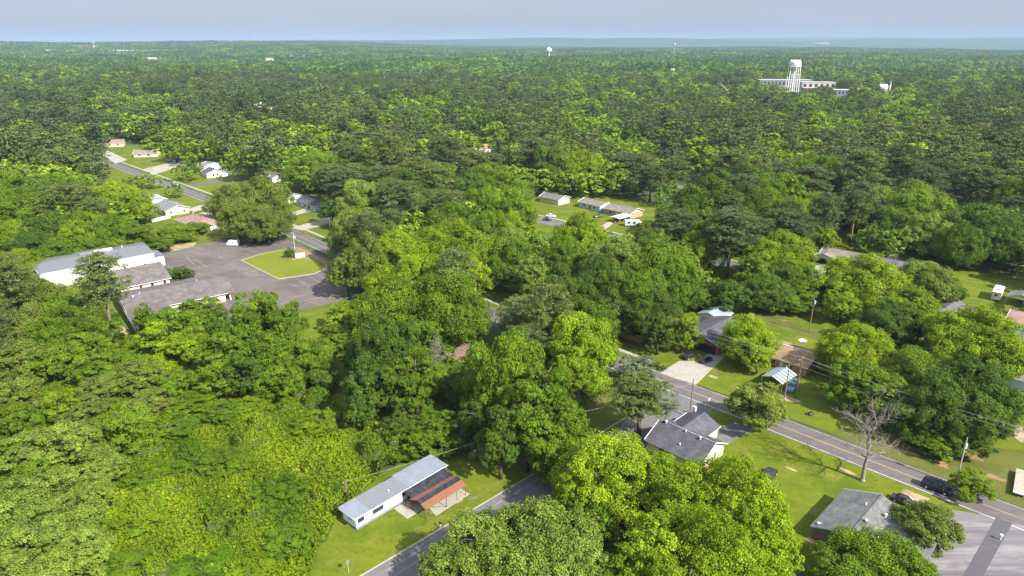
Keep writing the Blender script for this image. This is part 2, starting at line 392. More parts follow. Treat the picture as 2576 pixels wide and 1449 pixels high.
M = {
    'ground': patchy('woodland_floor', [((0.050, 0.072, 0.022), 0, 0, 0), ((0.085, 0.115, 0.026), 0.05, 0.45, 0.65), ((0.10, 0.08, 0.05), 0.25, 0.6, 0.75)]),
    'lawn': patchy('mown_grass', [((0.1178, 0.1470, 0.0090), 0, 0, 0), ((0.0736, 0.1098, 0.0072), 0.07, 0.42, 0.60), ((0.1656, 0.1617, 0.0270), 0.16, 0.52, 0.70), ((0.1380, 0.1519, 0.0144), 0.5, 0.5, 0.7, (0.12, 1, 1), 45),
                                  ((0.0552, 0.0833, 0.0072), 1.2, 0.52, 0.74), ((0.2576, 0.2107, 0.0990), 0.13, 0.67, 0.75), ((0.1564, 0.1470, 0.0315), 2.6, 0.62, 0.8)], bump=0.35),
    'island': patchy('trimmed_grass', [((0.1482, 0.1710, 0.0167), 0, 0, 0), ((0.1216, 0.1520, 0.0152), 0.12, 0.4, 0.65), ((0.1672, 0.1596, 0.0228), 0.6, 0.55, 0.75)], bump=0.15),
    'rough': patchy('rough_grass', [((0.1170, 0.1209, 0.0273), 0, 0, 0), ((0.0741, 0.0936, 0.0156), 0.09, 0.4, 0.62), ((0.2340, 0.1560, 0.0858), 0.13, 0.60, 0.74), ((0.0780, 0.0936, 0.0156), 0.9, 0.5, 0.75)], bump=0.25),
    'asphalt': patchy('road_asphalt', [((0.1225, 0.1104, 0.1099), 0, 0, 0), ((0.0940, 0.0848, 0.0851), 0.5, 0.45, 0.65, (0.06, 1, 1), 45), ((0.1430, 0.1304, 0.1277), 0.9, 0.5, 0.75), ((0.0776, 0.0720, 0.0720), 0.12, 0.62, 0.75)], 0.9, 0.2),
    'street': patchy('street_asphalt', [((0.1419, 0.1333, 0.1359), 0, 0, 0), ((0.1118, 0.1032, 0.1075), 0.3, 0.45, 0.65), ((0.1720, 0.1634, 0.1634), 1.1, 0.55, 0.75)], 0.9, 0.2),
    'lot': patchy('parking_asphalt', [((0.1350, 0.1148, 0.1040), 0, 0, 0), ((0.1008, 0.0870, 0.0816), 0.06, 0.45, 0.62), ((0.1665, 0.1436, 0.1216), 0.22, 0.55, 0.7), ((0.2070, 0.1610, 0.1160), 0.05, 0.62, 0.72), ((0.0765, 0.0679, 0.0640), 0.35, 0.60, 0.72, (0.4, 1, 1), 30), ((0.1800, 0.1566, 0.1320), 1.6, 0.60, 0.72)], 0.92, 0.15),
    'patch': patchy('fresh_asphalt', [((0.088, 0.083, 0.092), 0, 0, 0), ((0.105, 0.10, 0.108), 0.6, 0.5, 0.7)], 0.9, 0.2),
    'concrete': patchy('concrete', [((0.3280, 0.2993, 0.2583), 0, 0, 0), ((0.2706, 0.2460, 0.2132), 0.5, 0.45, 0.65), ((0.3772, 0.3444, 0.3034), 1.4, 0.55, 0.75)], 0.9, 0.2),
    'apron': patchy('worn_concrete', [((0.185, 0.170, 0.175), 0, 0, 0), ((0.120, 0.110, 0.116), 0.30, 0.40, 0.60, (0.10, 1, 1), 48), ((0.27, 0.255, 0.255), 0.55, 0.52, 0.70, (0.07, 1, 1), 48), ((0.115, 0.105, 0.11), 0.14, 0.52, 0.7)], 0.9, 0.2),
    'soil': patchy('bare_soil', [((0.36, 0.27, 0.17), 0, 0, 0), ((0.22, 0.16, 0.09), 0.4, 0.45, 0.65), ((0.14, 0.15, 0.04), 0.25, 0.55, 0.68)]),
    'redsoil': patchy('red_soil', [((0.30, 0.17, 0.085), 0, 0, 0), ((0.20, 0.13, 0.07), 0.5, 0.45, 0.65), ((0.15, 0.15, 0.04), 0.4, 0.58, 0.7)]),
    'white_line': patchy('worn_white_paint', [((0.5100, 0.4930, 0.4675), 0, 0, 0), ((0.2550, 0.1997, 0.1997), 0.5, 0.5, 0.66)], 0.8, 0.2),
    'faded_line': patchy('faded_paint', [((0.36, 0.33, 0.27), 0, 0, 0), ((0.17, 0.155, 0.155), 0.35, 0.42, 0.62)], 0.8, 0.2),
    'yellow_line': patchy('yellow_paint', [((0.3600, 0.2640, 0.1080), 0, 0, 0), ((0.2016, 0.1680, 0.1440), 0.4, 0.5, 0.68)], 0.8, 0.2),
    'white': mat('white_paint', (0.74, 0.74, 0.74), 0.6, 0.3, var=0.04, scale=0.8),
    'trim': mat('white_trim', (0.70, 0.69, 0.68), 0.6, 0.3, var=0.04),
    'siding': striped('white_metal_siding', (0.52, 0.54, 0.58), (0.66, 0.67, 0.70), 6.0, 'X', 0.5, 0.4, (0.2, 0.4)),
    'bluewall': striped('pale_blue_siding', (0.40, 0.52, 0.58), (0.46, 0.58, 0.63), 3.0, 'Z', 0.7, 0.3),
    'teal': striped('sea_green_siding', (0.17, 0.28, 0.26), (0.22, 0.34, 0.31), 4.0, 'X', 0.7, 0.3),
    'greysiding': striped('grey_board_siding', (0.40, 0.39, 0.40), (0.56, 0.55, 0.55), 3.0, 'Y', 0.8, 0.2),
    'cream': mat('cream_brick', (0.62, 0.54, 0.42), 0.85, 0.2, var=0.07, scale=2.0),
    'tanbrick': brick('tan_brick', (0.50, 0.34, 0.25), (0.58, 0.43, 0.33), (0.6, 0.52, 0.45)),
    'palebrick': brick('pale_brick', (0.60, 0.46, 0.32), (0.68, 0.55, 0.41), (0.62, 0.56, 0.48)),
    'brownbrick': brick('brown_brick', (0.20, 0.125, 0.095), (0.26, 0.17, 0.13), (0.28, 0.23, 0.2)),
    'orangebrick': brick('orange_brick', (0.36, 0.17, 0.085), (0.48, 0.27, 0.15), (0.42, 0.34, 0.26)),
    'grey_roof': shingle('grey_shingles', (0.165, 0.165, 0.162)),
    'dark_roof': shingle('charcoal_shingles', (0.098, 0.095, 0.115)),
    'slate_roof': shingle('blue_grey_shingles', (0.20, 0.215, 0.23)),
    'taupe_roof': shingle('taupe_shingles', (0.1530, 0.1340, 0.1316)),
    'brown_roof': shingle('red_brown_shingles', (0.30, 0.19, 0.165)),
    'tan_roof': shingle('orange_brown_shingles', (0.34, 0.215, 0.125)),
    'purple_roof': shingle('purple_grey_shingles', (0.155, 0.14, 0.17)),
    'olive_roof': shingle('grey_brown_shingles', (0.22, 0.19, 0.165)),
    'hall_roof': striped('grey_metal_roof', (0.138, 0.146, 0.160), (0.158, 0.166, 0.180), 1.2, 'X', 0.45, 0.4, (0.3, 0.5)),
    'home_roof': striped('ribbed_metal_roof', (0.1406, 0.1480, 0.1591), (0.1998, 0.2072, 0.2220), 2.6, 'X', 0.45, 0.5, (0.35, 0.6)),
    'home_flat': mat('smooth_metal_roof', (0.1914, 0.2112, 0.2475), 0.4, 0.5, var=0.07, scale=0.6),
    'blue_roof': striped('pale_blue_metal_roof', (0.42, 0.52, 0.58), (0.48, 0.58, 0.64), 1.5, 'X', 0.4, 0.5),
    'garage_roof': striped('blue_grey_metal_roof', (0.23, 0.28, 0.31), (0.29, 0.34, 0.37), 1.6, 'X', 0.45, 0.5),
    'stripe_roof': striped('blue_and_white_panels', (0.045, 0.11, 0.17), (0.62, 0.64, 0.66), 0.24, 'X', 0.45, 0.4, (0.47, 0.53)),
    'rust': striped('rusty_metal_sheet', (0.185, 0.078, 0.042), (0.235, 0.105, 0.055), 1.6, 'X', 0.75, 0.2, (0.3, 0.6)),
    'smoke': mat('smoked_plastic_panel', (0.030, 0.030, 0.038), 0.3, 0.5, var=0.4, scale=1.0),
    'black': mat('black_paint', (0.018, 0.018, 0.021), 0.35, 0.5, var=0.1),
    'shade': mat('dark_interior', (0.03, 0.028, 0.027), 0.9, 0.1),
    'glass': mat('window_glass', (0.035, 0.042, 0.055), 0.12, 0.6, var=0.15),
    'metal': mat('galvanised_metal', (0.48, 0.49, 0.50), 0.35, 0.5, var=0.08),
    'skirt': mat('grey_skirting', (0.20, 0.21, 0.25), 0.7, 0.3, var=0.15),
    'pole': mat('weathered_pole_wood', (0.24, 0.165, 0.115), 0.9, 0.15, var=0.25, scale=2.0, stretch=(4, 4, 0.5)),
    'greypole': mat('grey_pole_wood', (0.40, 0.37, 0.34), 0.9, 0.15, var=0.2, scale=2.0, stretch=(4, 4, 0.5)),
    'plank': mat('weathered_planks', (0.34, 0.24, 0.15), 0.9, 0.15, var=0.2, scale=1.5, stretch=(6, 1, 1)),
    'deckwood': mat('grey_deck_planks', (0.42, 0.35, 0.28), 0.9, 0.15, var=0.2, scale=1.5, stretch=(6, 1, 1)),
    'wire': mat('wire', (0.42, 0.42, 0.43), 0.6, 0.3),
    'tyre': mat('tyre_rubber', (0.02, 0.02, 0.02), 0.9, 0.2),
    'redlight': mat('red_lens', (0.5, 0.02, 0.02), 0.25, 0.5),
    'headlight': mat('clear_lens', (0.7, 0.7, 0.72), 0.15, 0.6),
    'redbrick': mat('red_brown_wall', (0.34, 0.13, 0.08), 0.9, 0.2, var=0.2),
    'offwhite': mat('weathered_white_wall', (0.50, 0.48, 0.46), 0.7, 0.2, var=0.08),
    'roofwhite': mat('weathered_pale_roof', (0.44, 0.41, 0.39), 0.8, 0.2, var=0.10, scale=0.2),
    'sand': mat('pale_stone_wall', (0.56, 0.50, 0.44), 0.9, 0.2, var=0.1),
    'mulch': mat('bark_mulch', (0.20, 0.115, 0.07), 0.95, 0.1, var=0.3, scale=4),
}
def paint(name, c):
    return mat(name, c, 0.3, 0.5, var=0.04, scale=0.7)

# ------------------------------------------------------------------ terrain
def sstep(a, b, x):
    t = np.clip((x - a) / (b - a), 0, 1)
    return t * t * (3 - 2 * t)

def terrain(x, y):
    x = np.asarray(x, float); y = np.asarray(y, float)
    r = np.hypot(x, y)
    s = sstep(650, 2000, r)
    z = s * (6 * np.sin(x / 330 + 1.2) * np.cos(y / 410 + 0.4) + 4 * np.sin(x / 170 - y / 230) - 2)
    far = sstep(2800, 4600, r)
    z = z + far * (7 * np.sin(x / 700 + 2.0) * np.sin(y / 620 + 0.7) + 5 * np.sin(x / 380 + y / 900))
    left = sstep(0.02, -0.24, x / np.maximum(y, 1.0))
    z = z + left * (26 * sstep(3600, 4800, r) + 26 * sstep(5200, 6500, r)) * (1 - sstep(7400, 9500, r))
    z = z - 45 * sstep(7600, 9000, r)
    return z

def sheet(name, pts, z, m, label=None):
    b = MB(); b.face([(x, y, z) for x, y in pts], m)
    if sum((pts[i][0] * pts[(i + 1) % len(pts)][1] - pts[(i + 1) % len(pts)][0] * pts[i][1]) for i in range(len(pts))) < 0:
        b.f[0] = tuple(reversed(b.f[0]))
    return tag(b.build(name), kind='structure')

def px(*uv): return [ground_at(u, v) for u, v in uv]

rings = np.concatenate([[1.0], np.geomspace(30, 34000, 110)])
angs = np.linspace(0, 2 * np.pi, 289)[:-1]
gx = rings[:, None] * np.cos(angs)[None]; gy = rings[:, None] * np.sin(angs)[None]
gz = terrain(gx, np.where(gy > 1, gy, 1e9) * 0 + gy)
gz = np.where(gy > 0, gz, gz * 0)
gv = np.stack([gx, gy, gz], -1).reshape(-1, 3)
gf = []
na = len(angs)
for i in range(len(rings) - 1):
    for j in range(na):
        k = (j + 1) % na
        gf.append((i * na + j, (i + 1) * na + j, (i + 1) * na + k, i * na + k))
gf.append(tuple(range(na)))
gm = bpy.data.meshes.new('ground'); gm.from_pydata(gv.tolist(), [], gf); gm.materials.append(M['ground'])
go = bpy.data.objects.new('ground', gm); COL.objects.link(go); tag(go, kind='structure')

def ridge(name, y0, half, prof, m, seed):
    """Long hill: prof lists (x, crest height); it falls away smoothly to both sides."""
    rg = np.random.default_rng(seed)
    xs = np.linspace(prof[0][0], prof[-1][0], 160)
    hs = np.interp(xs, [p[0] for p in prof], [p[1] for p in prof])
    hs = hs + np.convolve(rg.normal(0, 5.0, 190), np.ones(9) / 9, 'same')[15:175]
    ts = np.linspace(-1, 1, 13)
    V, Fc = [], []
    for x, h in zip(xs, hs):
        for t in ts:
            wob = 1 + 0.18 * math.sin(x / 900 + t * 5)
            V.append((x, y0 + t * half, -60 + (h + 60) * (math.cos(t * math.pi / 2) ** 0.8) * (wob if abs(t) > 0.1 else 1)))
    n = len(ts)
    for i in range(len(xs) - 1):
        for j in range(n - 1):
            Fc.append((i * n + j, (i + 1) * n + j, (i + 1) * n + j + 1, i * n + j + 1))
    me = bpy.data.meshes.new(name); me.from_pydata(V, [], Fc); me.materials.append(m)
    me.polygons.foreach_set('use_smooth', [True] * len(Fc))
    o = bpy.data.objects.new(name, me); COL.objects.link(o); return tag(o, kind='structure')

hillm = patchy('far_wooded_slope', [((0.03, 0.06, 0.02), 0, 0, 0), ((0.05, 0.085, 0.025), 0.004, 0.45, 0.6)])
ux = lambda u, dep: (u - 1288) / FPX * dep
ridge('hills', 12000, 1700, [(ux(-200, 11300), 60), (ux(600, 11300), 70), (ux(900, 11300), 92), (ux(1150, 11300), 108), (ux(1350, 11300), 118), (ux(1700, 11300), 106), (ux(1930, 11300), 96), (ux(2040, 11300), 70), (ux(2130, 11300), 92), (ux(2300, 11300), 104), (ux(2700, 11300), 104), (ux(3100, 11300), 100)], hillm, 3)
ridge('hills', 16500, 1500, [(ux(1500, 15500), 20), (ux(1750, 15500), 92), (ux(2100, 15500), 108), (ux(3000, 15500), 100)], hillm, 4)
ridge('hills', 20500, 2400, [(ux(1650, 19300), 65), (ux(1850, 19300), 159), (ux(2000, 19300), 162), (ux(2130, 19300), 202), (ux(2230, 19300), 211), (ux(2330, 19300), 170), (ux(2460, 19300), 170), (ux(2560, 19300), 184), (ux(3000, 19300), 159)], hillm, 5)
# pale clearing on the slope by the river gap
b = MB(); b.face([(4680, 10950, 36), (4800, 10950, 37), (4870, 11150, 62), (4600, 11150, 61)], M['soil'])
tag(b.build('quarry_floor'), kind='structure')

# ------------------------------------------------------------------ roads, lawns, paving
S2 = math.sqrt(0.5)
ROAD = [(-620, 820), (-420, 618), (-275.2, 472.1), (-162.7, 360.3), (-100.7, 296.5), (-73.4, 266.0), (35.2, 155.4), (51.7, 139.5), (61.5, 129.6), (79.4, 111.6), (91.3, 99.8), (140, 51), (200, -10)]
def strip(name, line, off0, off1, z, m, dashes=None):
    """A ribbon along a line between two sideways offsets (positive = away from the camera, up right)."""
    b = MB(); P = [Vector((x, y, 0)) for x, y in line]
    nr = []
    for i in range(len(P)):
        d = (P[min(i + 1, len(P) - 1)] - P[max(i - 1, 0)]).normalized()
        nr.append(Vector((-d.y, d.x, 0)))
    for i in range(len(P) - 1):
        q = [P[i] + nr[i] * off0, P[i + 1] + nr[i + 1] * off0, P[i + 1] + nr[i + 1] * off1, P[i] + nr[i] * off1]
        b.face([(p.x, p.y, z) for p in q], m)
    return tag(b.build(name), kind='structure')
sheet('lawn', [(-300, 470), (-180, 345), (-122, 284), (-101, 293), (-160, 355), (-270, 462)], 0.008, M['lawn'])
lawn_far = sheet('lawn', [(-330, 560), (-262, 466), (-155, 360), (-68, 268), (-30, 235), (0, 195), (40, 157), (95, 104), (150, 60), (230, 120), (215, 190), (180, 250), (130, 300), (60, 360), (0, 420), (-80, 440), (-160, 470), (-260, 590)], 0.008, M['lawn'])
sheet('lawn', px((765, 1460), (800, 1370), (850, 1275), (930, 1205), (1080, 1130), (1200, 1120), (1340, 1140), (1430, 1130), (1440, 1200), (1180, 1449)), 0.009, M['lawn'])
sheet('lawn', [(42, 144), (52, 134), (76, 110), (120, 66), (70, 60), (10, 70), (12, 108)], 0.010, M['lawn'])
sheet('lawn', px((690, 800), (735, 787), (860, 755), (960, 800), (960, 840), (1210, 850), (1205, 1000), (1000, 1080), (900, 1055), (830, 1010), (815, 900), (740, 880)), 0.010, M['lawn'])
sheet('lawn', [(-215, 385), (-190, 355), (-150, 315), (-112, 288), (-135, 262), (-150, 290), (-175, 310), (-200, 335)], 0.011, M['lawn'])
sheet('rough_grass', px((2080, 1085), (2350, 1195), (2600, 1285), (2700, 1300), (2640, 1140), (2440, 1120), (2300, 1130), (2200, 1110)), 0.014, M['rough'])
sheet('rough_grass', px((1440, 1085), (1490, 985), (1545, 960), (1570, 1010), (1560, 1090), (1500, 1110)), 0.016, M['rough'])

main_road = strip('road', ROAD, -3.75, 3.75, 0.020, M['asphalt'])
strip('road_marking', ROAD, -3.42, -3.24, 0.026, M['white_line'])
strip('road_marking', ROAD, 3.26, 3.42, 0.026, M['faded_line'])
strip('road_marking', ROAD, 0.06, 0.19, 0.026, M['yellow_line'])
strip('road_marking', ROAD, -0.19, -0.06, 0.026, M['yellow_line'])
SIDE = [(-80, 28.8), (-20.2, 83.6), (11.0, 113.7), (37, 139.6), (42.6, 145.4)]
strip('street', SIDE, -4.6, 4.6, 0.014, M['street'])
sheet('street', [(24.5, 132.5), (33.2, 124.4), (39.0, 130.6), (47.2, 139.4), (44, 146), (36, 151), (27.5, 146)], 0.017, M['street'])
strip('curb', SIDE[:-1], 4.6, 4.95, 0.06, M['concrete'])
strip('curb', SIDE[:-1], -4.95, -4.6, 0.06, M['concrete'])
strip('road_marking', [(-60, 47), (-20.2, 83.6), (11.0, 113.7)], 2.9, 3.02, 0.020, M['faded_line'])
strip('road_marking', [(-60, 47), (-20.2, 83.6), (8.0, 110.8)], 1.1, 1.22, 0.020, M['faded_line'])
SECOND = [(-320, 655), (-100, 428), (18, 312), (107, 222), (150, 184), (230, 100)]
strip('street', SECOND, -4, 4, 0.016, M['street'])
strip('sidewalk', SECOND, 6.2, 7.4, 0.022, M['concrete'])
strip('street', [(-120, 640), (70, 425), (107, 385), (260, 232)], -4.5, 4.5, 0.016, M['street'])
strip('street', [(-196, 393), (-182, 407), (-120, 470)], -4.5, 4.5, 0.015, M['asphalt'])
strip('sidewalk', ROAD[1:7], 6.6, 7.9, 0.018, M['concrete'])
sheet('driveway', px((1660, 939), (1708, 908), (1812, 908), (1751, 968)), 0.024, M['concrete'])
sheet('driveway', px((1755, 905), (1800, 880), (1830, 890), (1812, 908)), 0.024, M['concrete'])
for q in (((693, 545), (760, 527), (782, 520), (790, 530), (712, 549)), ((733, 573), (808, 552), (870, 540), (870, 552), (760, 580)), ((590, 500), (640, 505), (668, 515), (560, 497)),
          ((466, 528), (508, 515), (534, 520), (490, 533)), ((502, 536), (548, 528), (560, 533), (515, 544)), ((1500, 575), (1530, 558), (1545, 560), (1520, 580)), ((2040, 705), (2052, 668), (2090, 668), (2080, 712)), ((270, 378), (320, 402), (290, 412), (262, 392)), ((360, 425), (470, 400), (480, 410), (385, 440))):
    sheet('driveway', px(*q), 0.025, M['concrete'])
sheet('driveway', px((1780, 1085), (1850, 1062), (1900, 1080), (1830, 1118)), 0.012, M['street'])
sheet('driveway', px((2273, 1228), (2340, 1255), (2300, 1275), (2258, 1255)), 0.013, M['soil'])
def blob(u, v, ru, rv, z, m, seed, tilt=0.35):
    rb = random.Random(seed); pts_ = []
    for i in range(26):
        a = 2 * math.pi * i / 26; k = 1 + .22 * math.sin(2 * a + seed) + .16 * math.sin(5 * a + 2 * seed) + rb.uniform(-.14, .14)
        pts_.append((u + ru * k * math.cos(a), v + rv * k * math.sin(a) + tilt * ru * k * math.cos(a)))
    sheet('dirt_patch', px(*pts_), z, m)
for bb in ((1945, 992, 36, 9, .0131, 'soil', 1), (1985, 1003, 22, 8, .0133, 'soil', 2), (1875, 980, 18, 5, .0131, 'soil', 3), (1795, 948, 14, 3, .0132, 'soil', 4), (2372, 1168, 16, 7, .018, 'redsoil', 5), (2440, 1145, 30, 6, .0182, 'redsoil', 6),
           (2555, 1085, 34, 22, .0184, 'soil', 7), (2500, 1038, 24, 5, .0186, 'soil', 8), (450, 622, 42, 8, .016, 'soil', 9, -.1), (630, 593, 80, 6, .0165, 'redsoil', 10, 0), (515, 418, 30, 5, .0132, 'soil', 11), (450, 412, 20, 4, .0134, 'soil', 12),
           (1150, 1262, 12, 5, .0135, 'soil', 13, -.4), (1190, 1253, 12, 4, .0137, 'street', 14, -.3), (960, 1225, 14, 3, .0136, 'soil', 15, -.4), (1010, 1400, 9, 6, .0138, 'soil', 16), (2420, 905, 14, 4, .0131, 'soil', 17), (2090, 865, 30, 5, .0131, 'soil', 18),
           (2130, 1185, 20, 4, .0139, 'soil', 19), (1990, 1180, 12, 3, .0141, 'soil', 20), (2500, 1200, 30, 6, .0188, 'redsoil', 21), (2290, 1140, 22, 4, .019, 'redsoil', 22), (300, 838, 24, 12, .0131, 'soil', 23, 0), (2040, 1360, 16, 5, .0143, 'soil', 24), (2300, 1270, 30, 8, .0145, 'soil', 25)):
    blob(bb[0], bb[1], bb[2], bb[3], bb[4], M[bb[5]], bb[6], *(bb[7:8]))
sheet('lawn', px((-20, 760), (95, 700), (290, 720), (560, 745), (545, 790), (330, 860), (200, 850)), 0.006, M['lawn'])
sheet('rough_grass', px((1880, 775), (1960, 800), (2110, 850), (2230, 880), (2230, 900), (2100, 870), (1960, 825), (1880, 790)), 0.0165, M['rough'])
apron = px((2340, 1290), (2398, 1283), (2505, 1300), (2600, 1330), (2750, 1500), (2300, 1500), (2320, 1420))
sheet('concrete_apron', apron, 0.022, M['apron'])
sheet('driveway', px((2507, 1300), (2547, 1316), (2470, 1455), (2418, 1455)), 0.027, M['patch'])
# parking lot, island, markings
LOT = px((404, 640), (470, 624), (520, 610), (580, 600), (640, 594), (700, 592), (738, 610), (845, 660), (880, 735), (900, 742), (860, 757), (735, 787), (600, 800), (520, 790), (545, 740), (430, 690))
sheet('parking_lot', LOT, 0.0235, M['lot'])
ISL = px((605, 655), (650, 641), (700, 630), (722, 627), (738, 629), (790, 650), (823, 666), (824, 676), (790, 690), (745, 697), (700, 703), (655, 681))
b = MB(); b.slab([(x, y, 0.16) for x, y in reversed(ISL)] if False else [(x, y, 0.16) for x, y in ISL][::-1], 0.14, M['concrete'])
tag(b.build('traffic_island'), kind='structure')
cxi = sum(p[0] for p in ISL) / len(ISL); cyi = sum(p[1] for p in ISL) / len(ISL)
sheet('traffic_island_grass', [(cxi + (x - cxi) * 0.965, cyi + (y - cyi) * 0.965) for x, y in ISL], 0.168, M['island'])
sheet('dirt_strip', px((735, 622), (752, 622), (840, 664), (828, 668)), 0.028, M['redsoil'])
b = MB()
def line(p, q, w, m):
    (x0, y0), (x1, y1) = ground_at(*p), ground_at(*q)
    d = Vector((x1 - x0, y1 - y0, 0)).normalized(); n_ = Vector((-d.y, d.x, 0)) * (w / 2)
    b.face([(x0 - n_.x, y0 - n_.y, 0.030), (x1 - n_.x, y1 - n_.y, 0.030), (x1 + n_.x, y1 + n_.y, 0.030), (x0 + n_.x, y0 + n_.y, 0.030)], m)
for i in range(8):                                    # stalls below the island
    t = i / 7
    a0 = (600 + 58 * t, 663 + 27 * t); line((a0[0] + 2, a0[1]), (a0[0] - 33, a0[1] + 4.5), 0.14, M['white_line'])
for p, q in (((738, 697), (790, 725)), ((766, 690), (816, 716)), ((812, 677), (870, 704)), ((790, 685), (845, 710)), ((726, 712), (760, 727)), ((840, 700), (850, 712)),
             ((730, 765), (840, 740)), ((740, 748), (800, 733)), ((808, 752), (835, 758)), ((838, 745), (862, 751)), ((860, 738), (886, 743)), ((780, 760), (810, 768)),
             ((470, 645), (490, 668)), ((486, 652), (522, 672)), ((548, 640), (562, 650)), ((560, 672), (600, 652)), ((600, 652), (640, 640)),
             ((440, 655), (470, 662)), ((447, 664), (475, 671)), ((452, 674), (490, 678)), ((465, 684), (505, 690)), ((480, 694), (520, 701)), ((460, 640), (490, 646)), ((500, 626), (530, 631)),
             ((476, 632), (505, 638)), ((610, 625), (650, 633)), ((585, 632), (625, 640)), ((560, 640), (585, 645)), ((650, 625), (685, 622))):
    line(p, q, 0.13, M['faded_line'])
tag(b.build('parking_marking'), kind='structure')
sheet('slab', [(-21.5, 103.2), (-18.6, 100.3), (-15.4, 103.8), (-13.6, 101.1), (-7.9, 107.4), (-13.5, 112.6)], 0.03, M['concrete'])

# ------------------------------------------------------------------ houses
def window(root, side, L, Wd, pos, zc, w, h, frame=None, name='window'):
    fr, pn = MB(), MB()
    fm = frame or M['trim']
    if side in 'FB':
        s = -1 if side == 'F' else 1
        fr.box((pos, s * (Wd / 2 + 0.02), zc), (w + 0.24, 0.08, h + 0.24), fm)
        pn.box((pos, s * (Wd / 2 + 0.045), zc), (w, 0.08, h), M['glass'])
    else:
        s = -1 if side == 'L' else 1
        fr.box((s * (L / 2 + 0.02), pos, zc), (0.08, w + 0.24, h + 0.24), fm)
        pn.box((s * (L / 2 + 0.045), pos, zc), (0.08, w, h), M['glass'])
    f = fr.build(name, root); pn.build('pane', f)

def house(name, label, cat, c, ang, L, Wd, eave, rise, roof, wall, over=0.5, gable=None, wins=(), doors=(), hip=(0, 0), vents=(), group=None, chimney=None, ridge_mat=None, wall_split=None):
    root = thing(name, label, cat, (c[0], c[1], 0), ang, group)
    hx, hy = L / 2, Wd / 2
    w = MB()
    g = gable or wall
    for s in (-1, 1):
        q = [(-hx, s * hy, -0.2), (hx, s * hy, -0.2), (hx, s * hy, eave), (-hx, s * hy, eave)]
        w.face(q if s < 0 else q[::-1], wall)
        q = [(s * hx, -hy, -0.2), (s * hx, hy, -0.2), (s * hx, hy, eave), (s * hx, -hy, eave)]
        w.face(q if s > 0 else q[::-1], wall)
    w.build('wall', root)
    for s, hp in ((-1, hip[0]), (1, hip[1])):
        if not hp:
            ga = MB()
            z0 = eave if not wall_split else wall_split
            xo = s * (hx + (0.03 if wall_split else 0))
            q = [(xo, -hy, z0), (xo, hy, z0), (xo, hy, eave), (xo, 0, eave + rise - 0.05), (xo, -hy, eave)]
            if not wall_split: q = [(xo, -hy, z0), (xo, hy, z0), (xo, 0, eave + rise - 0.05)]
            ga.face(q if s > 0 else q[::-1], g); ga.build('gable', root)
    k = rise / hy
    ez = eave - over * k
    X0, X1, Y = -hx - over, hx + over, hy + over
    r0 = -hx + hip[0] * hy if hip[0] else X0
    r1 = hx - hip[1] * hy if hip[1] else X1
    zr = eave + rise
    rf = MB()
    up = 0.14
    rf.slab([(X0, -Y, ez + up), (X1, -Y, ez + up), (r1, 0, zr + up), (r0, 0, zr + up)], 0.13, roof)
    rf.slab([(X1, Y, ez + up), (X0, Y, ez + up), (r0, 0, zr + up), (r1, 0, zr + up)], 0.13, roof)
    if hip[0]: rf.slab([(X0, Y, ez + up), (X0, -Y, ez + up), (r0, 0, zr + up)], 0.13, roof)
    if hip[1]: rf.slab([(X1, -Y, ez + up), (X1, Y, ez + up), (r1, 0, zr + up)], 0.13, roof)
    ro = rf.build('roof', root)
    fa = MB()
    for s in (-1, 1):
        fa.box((0, s * (Y - 0.012), ez + 0.02), (X1 - X0 - 0.02, 0.05, 0.17), M['trim'])
    for s, hp, xe in ((-1, hip[0], X0), (1, hip[1], X1)):
        if hp: fa.box((xe - s * 0.012, 0, ez + 0.02), (0.05, 2 * Y - 0.08, 0.17), M['trim'])
        else:
            for t in (-1, 1):
                fa.slab([(xe - s * 0.05, t * (Y - 0.03), ez + 0.12), (xe + s * 0.012, t * (Y - 0.03), ez + 0.12), (xe + s * 0.012, 0, zr + 0.12), (xe - s * 0.05, 0, zr + 0.12)], 0.2, M['trim'])
    fa.build('fascia', root)
    rc = MB(); rc.box(((r0 + r1) / 2, 0, zr + up + 0.02), (r1 - r0 - 0.1, 0.34, 0.07), ridge_mat or roof)
    rc.build('ridge_cap', ro)
    for x, y, kd in vents:
        v = MB(); zz = zr - abs(y) * k + up
        if kd == 'turbine':
            v.tube((x, y, zz - 0.1), (x, y, zz + 0.3), 0.17, 0.17, M['metal'], 10)
            v.lathe((x, y, zz + 0.3), [(0.18, 0), (0.30, 0.1), (0.32, 0.25), (0.22, 0.4), (0.02, 0.45)], M['metal'], 12)
        else:
            v.tube((x, y, zz - 0.1), (x, y, zz + 0.45), 0.09, 0.09, M['trim'], 8)
            v.lathe((x, y, zz + 0.45), [(0.09, 0), (0.15, 0.02), (0.13, 0.1), (0.01, 0.14)], M['trim'], 8)
        v.build('roof_vent', ro, True)
    if chimney:
        v = MB(); v.box((chimney[0], chimney[1], zr - 0.2), (0.8, 0.6, 1.8), chimney[2]); v.build('chimney', ro)
    for wn in wins: window(root, wn[0], L, Wd, *wn[1:])
    for d in doors:
        v = MB(); s = -1 if d[0] in 'FL' else 1
        if d[0] in 'FB': v.box((d[1], s * (Wd / 2 + 0.03), 1.02), (d[2], 0.09, 2.04), d[3])
        else: v.box((s * (L / 2 + 0.03), d[1], 1.02), (0.09, d[2], 2.04), d[3])
        v.build('door', root)
    return root

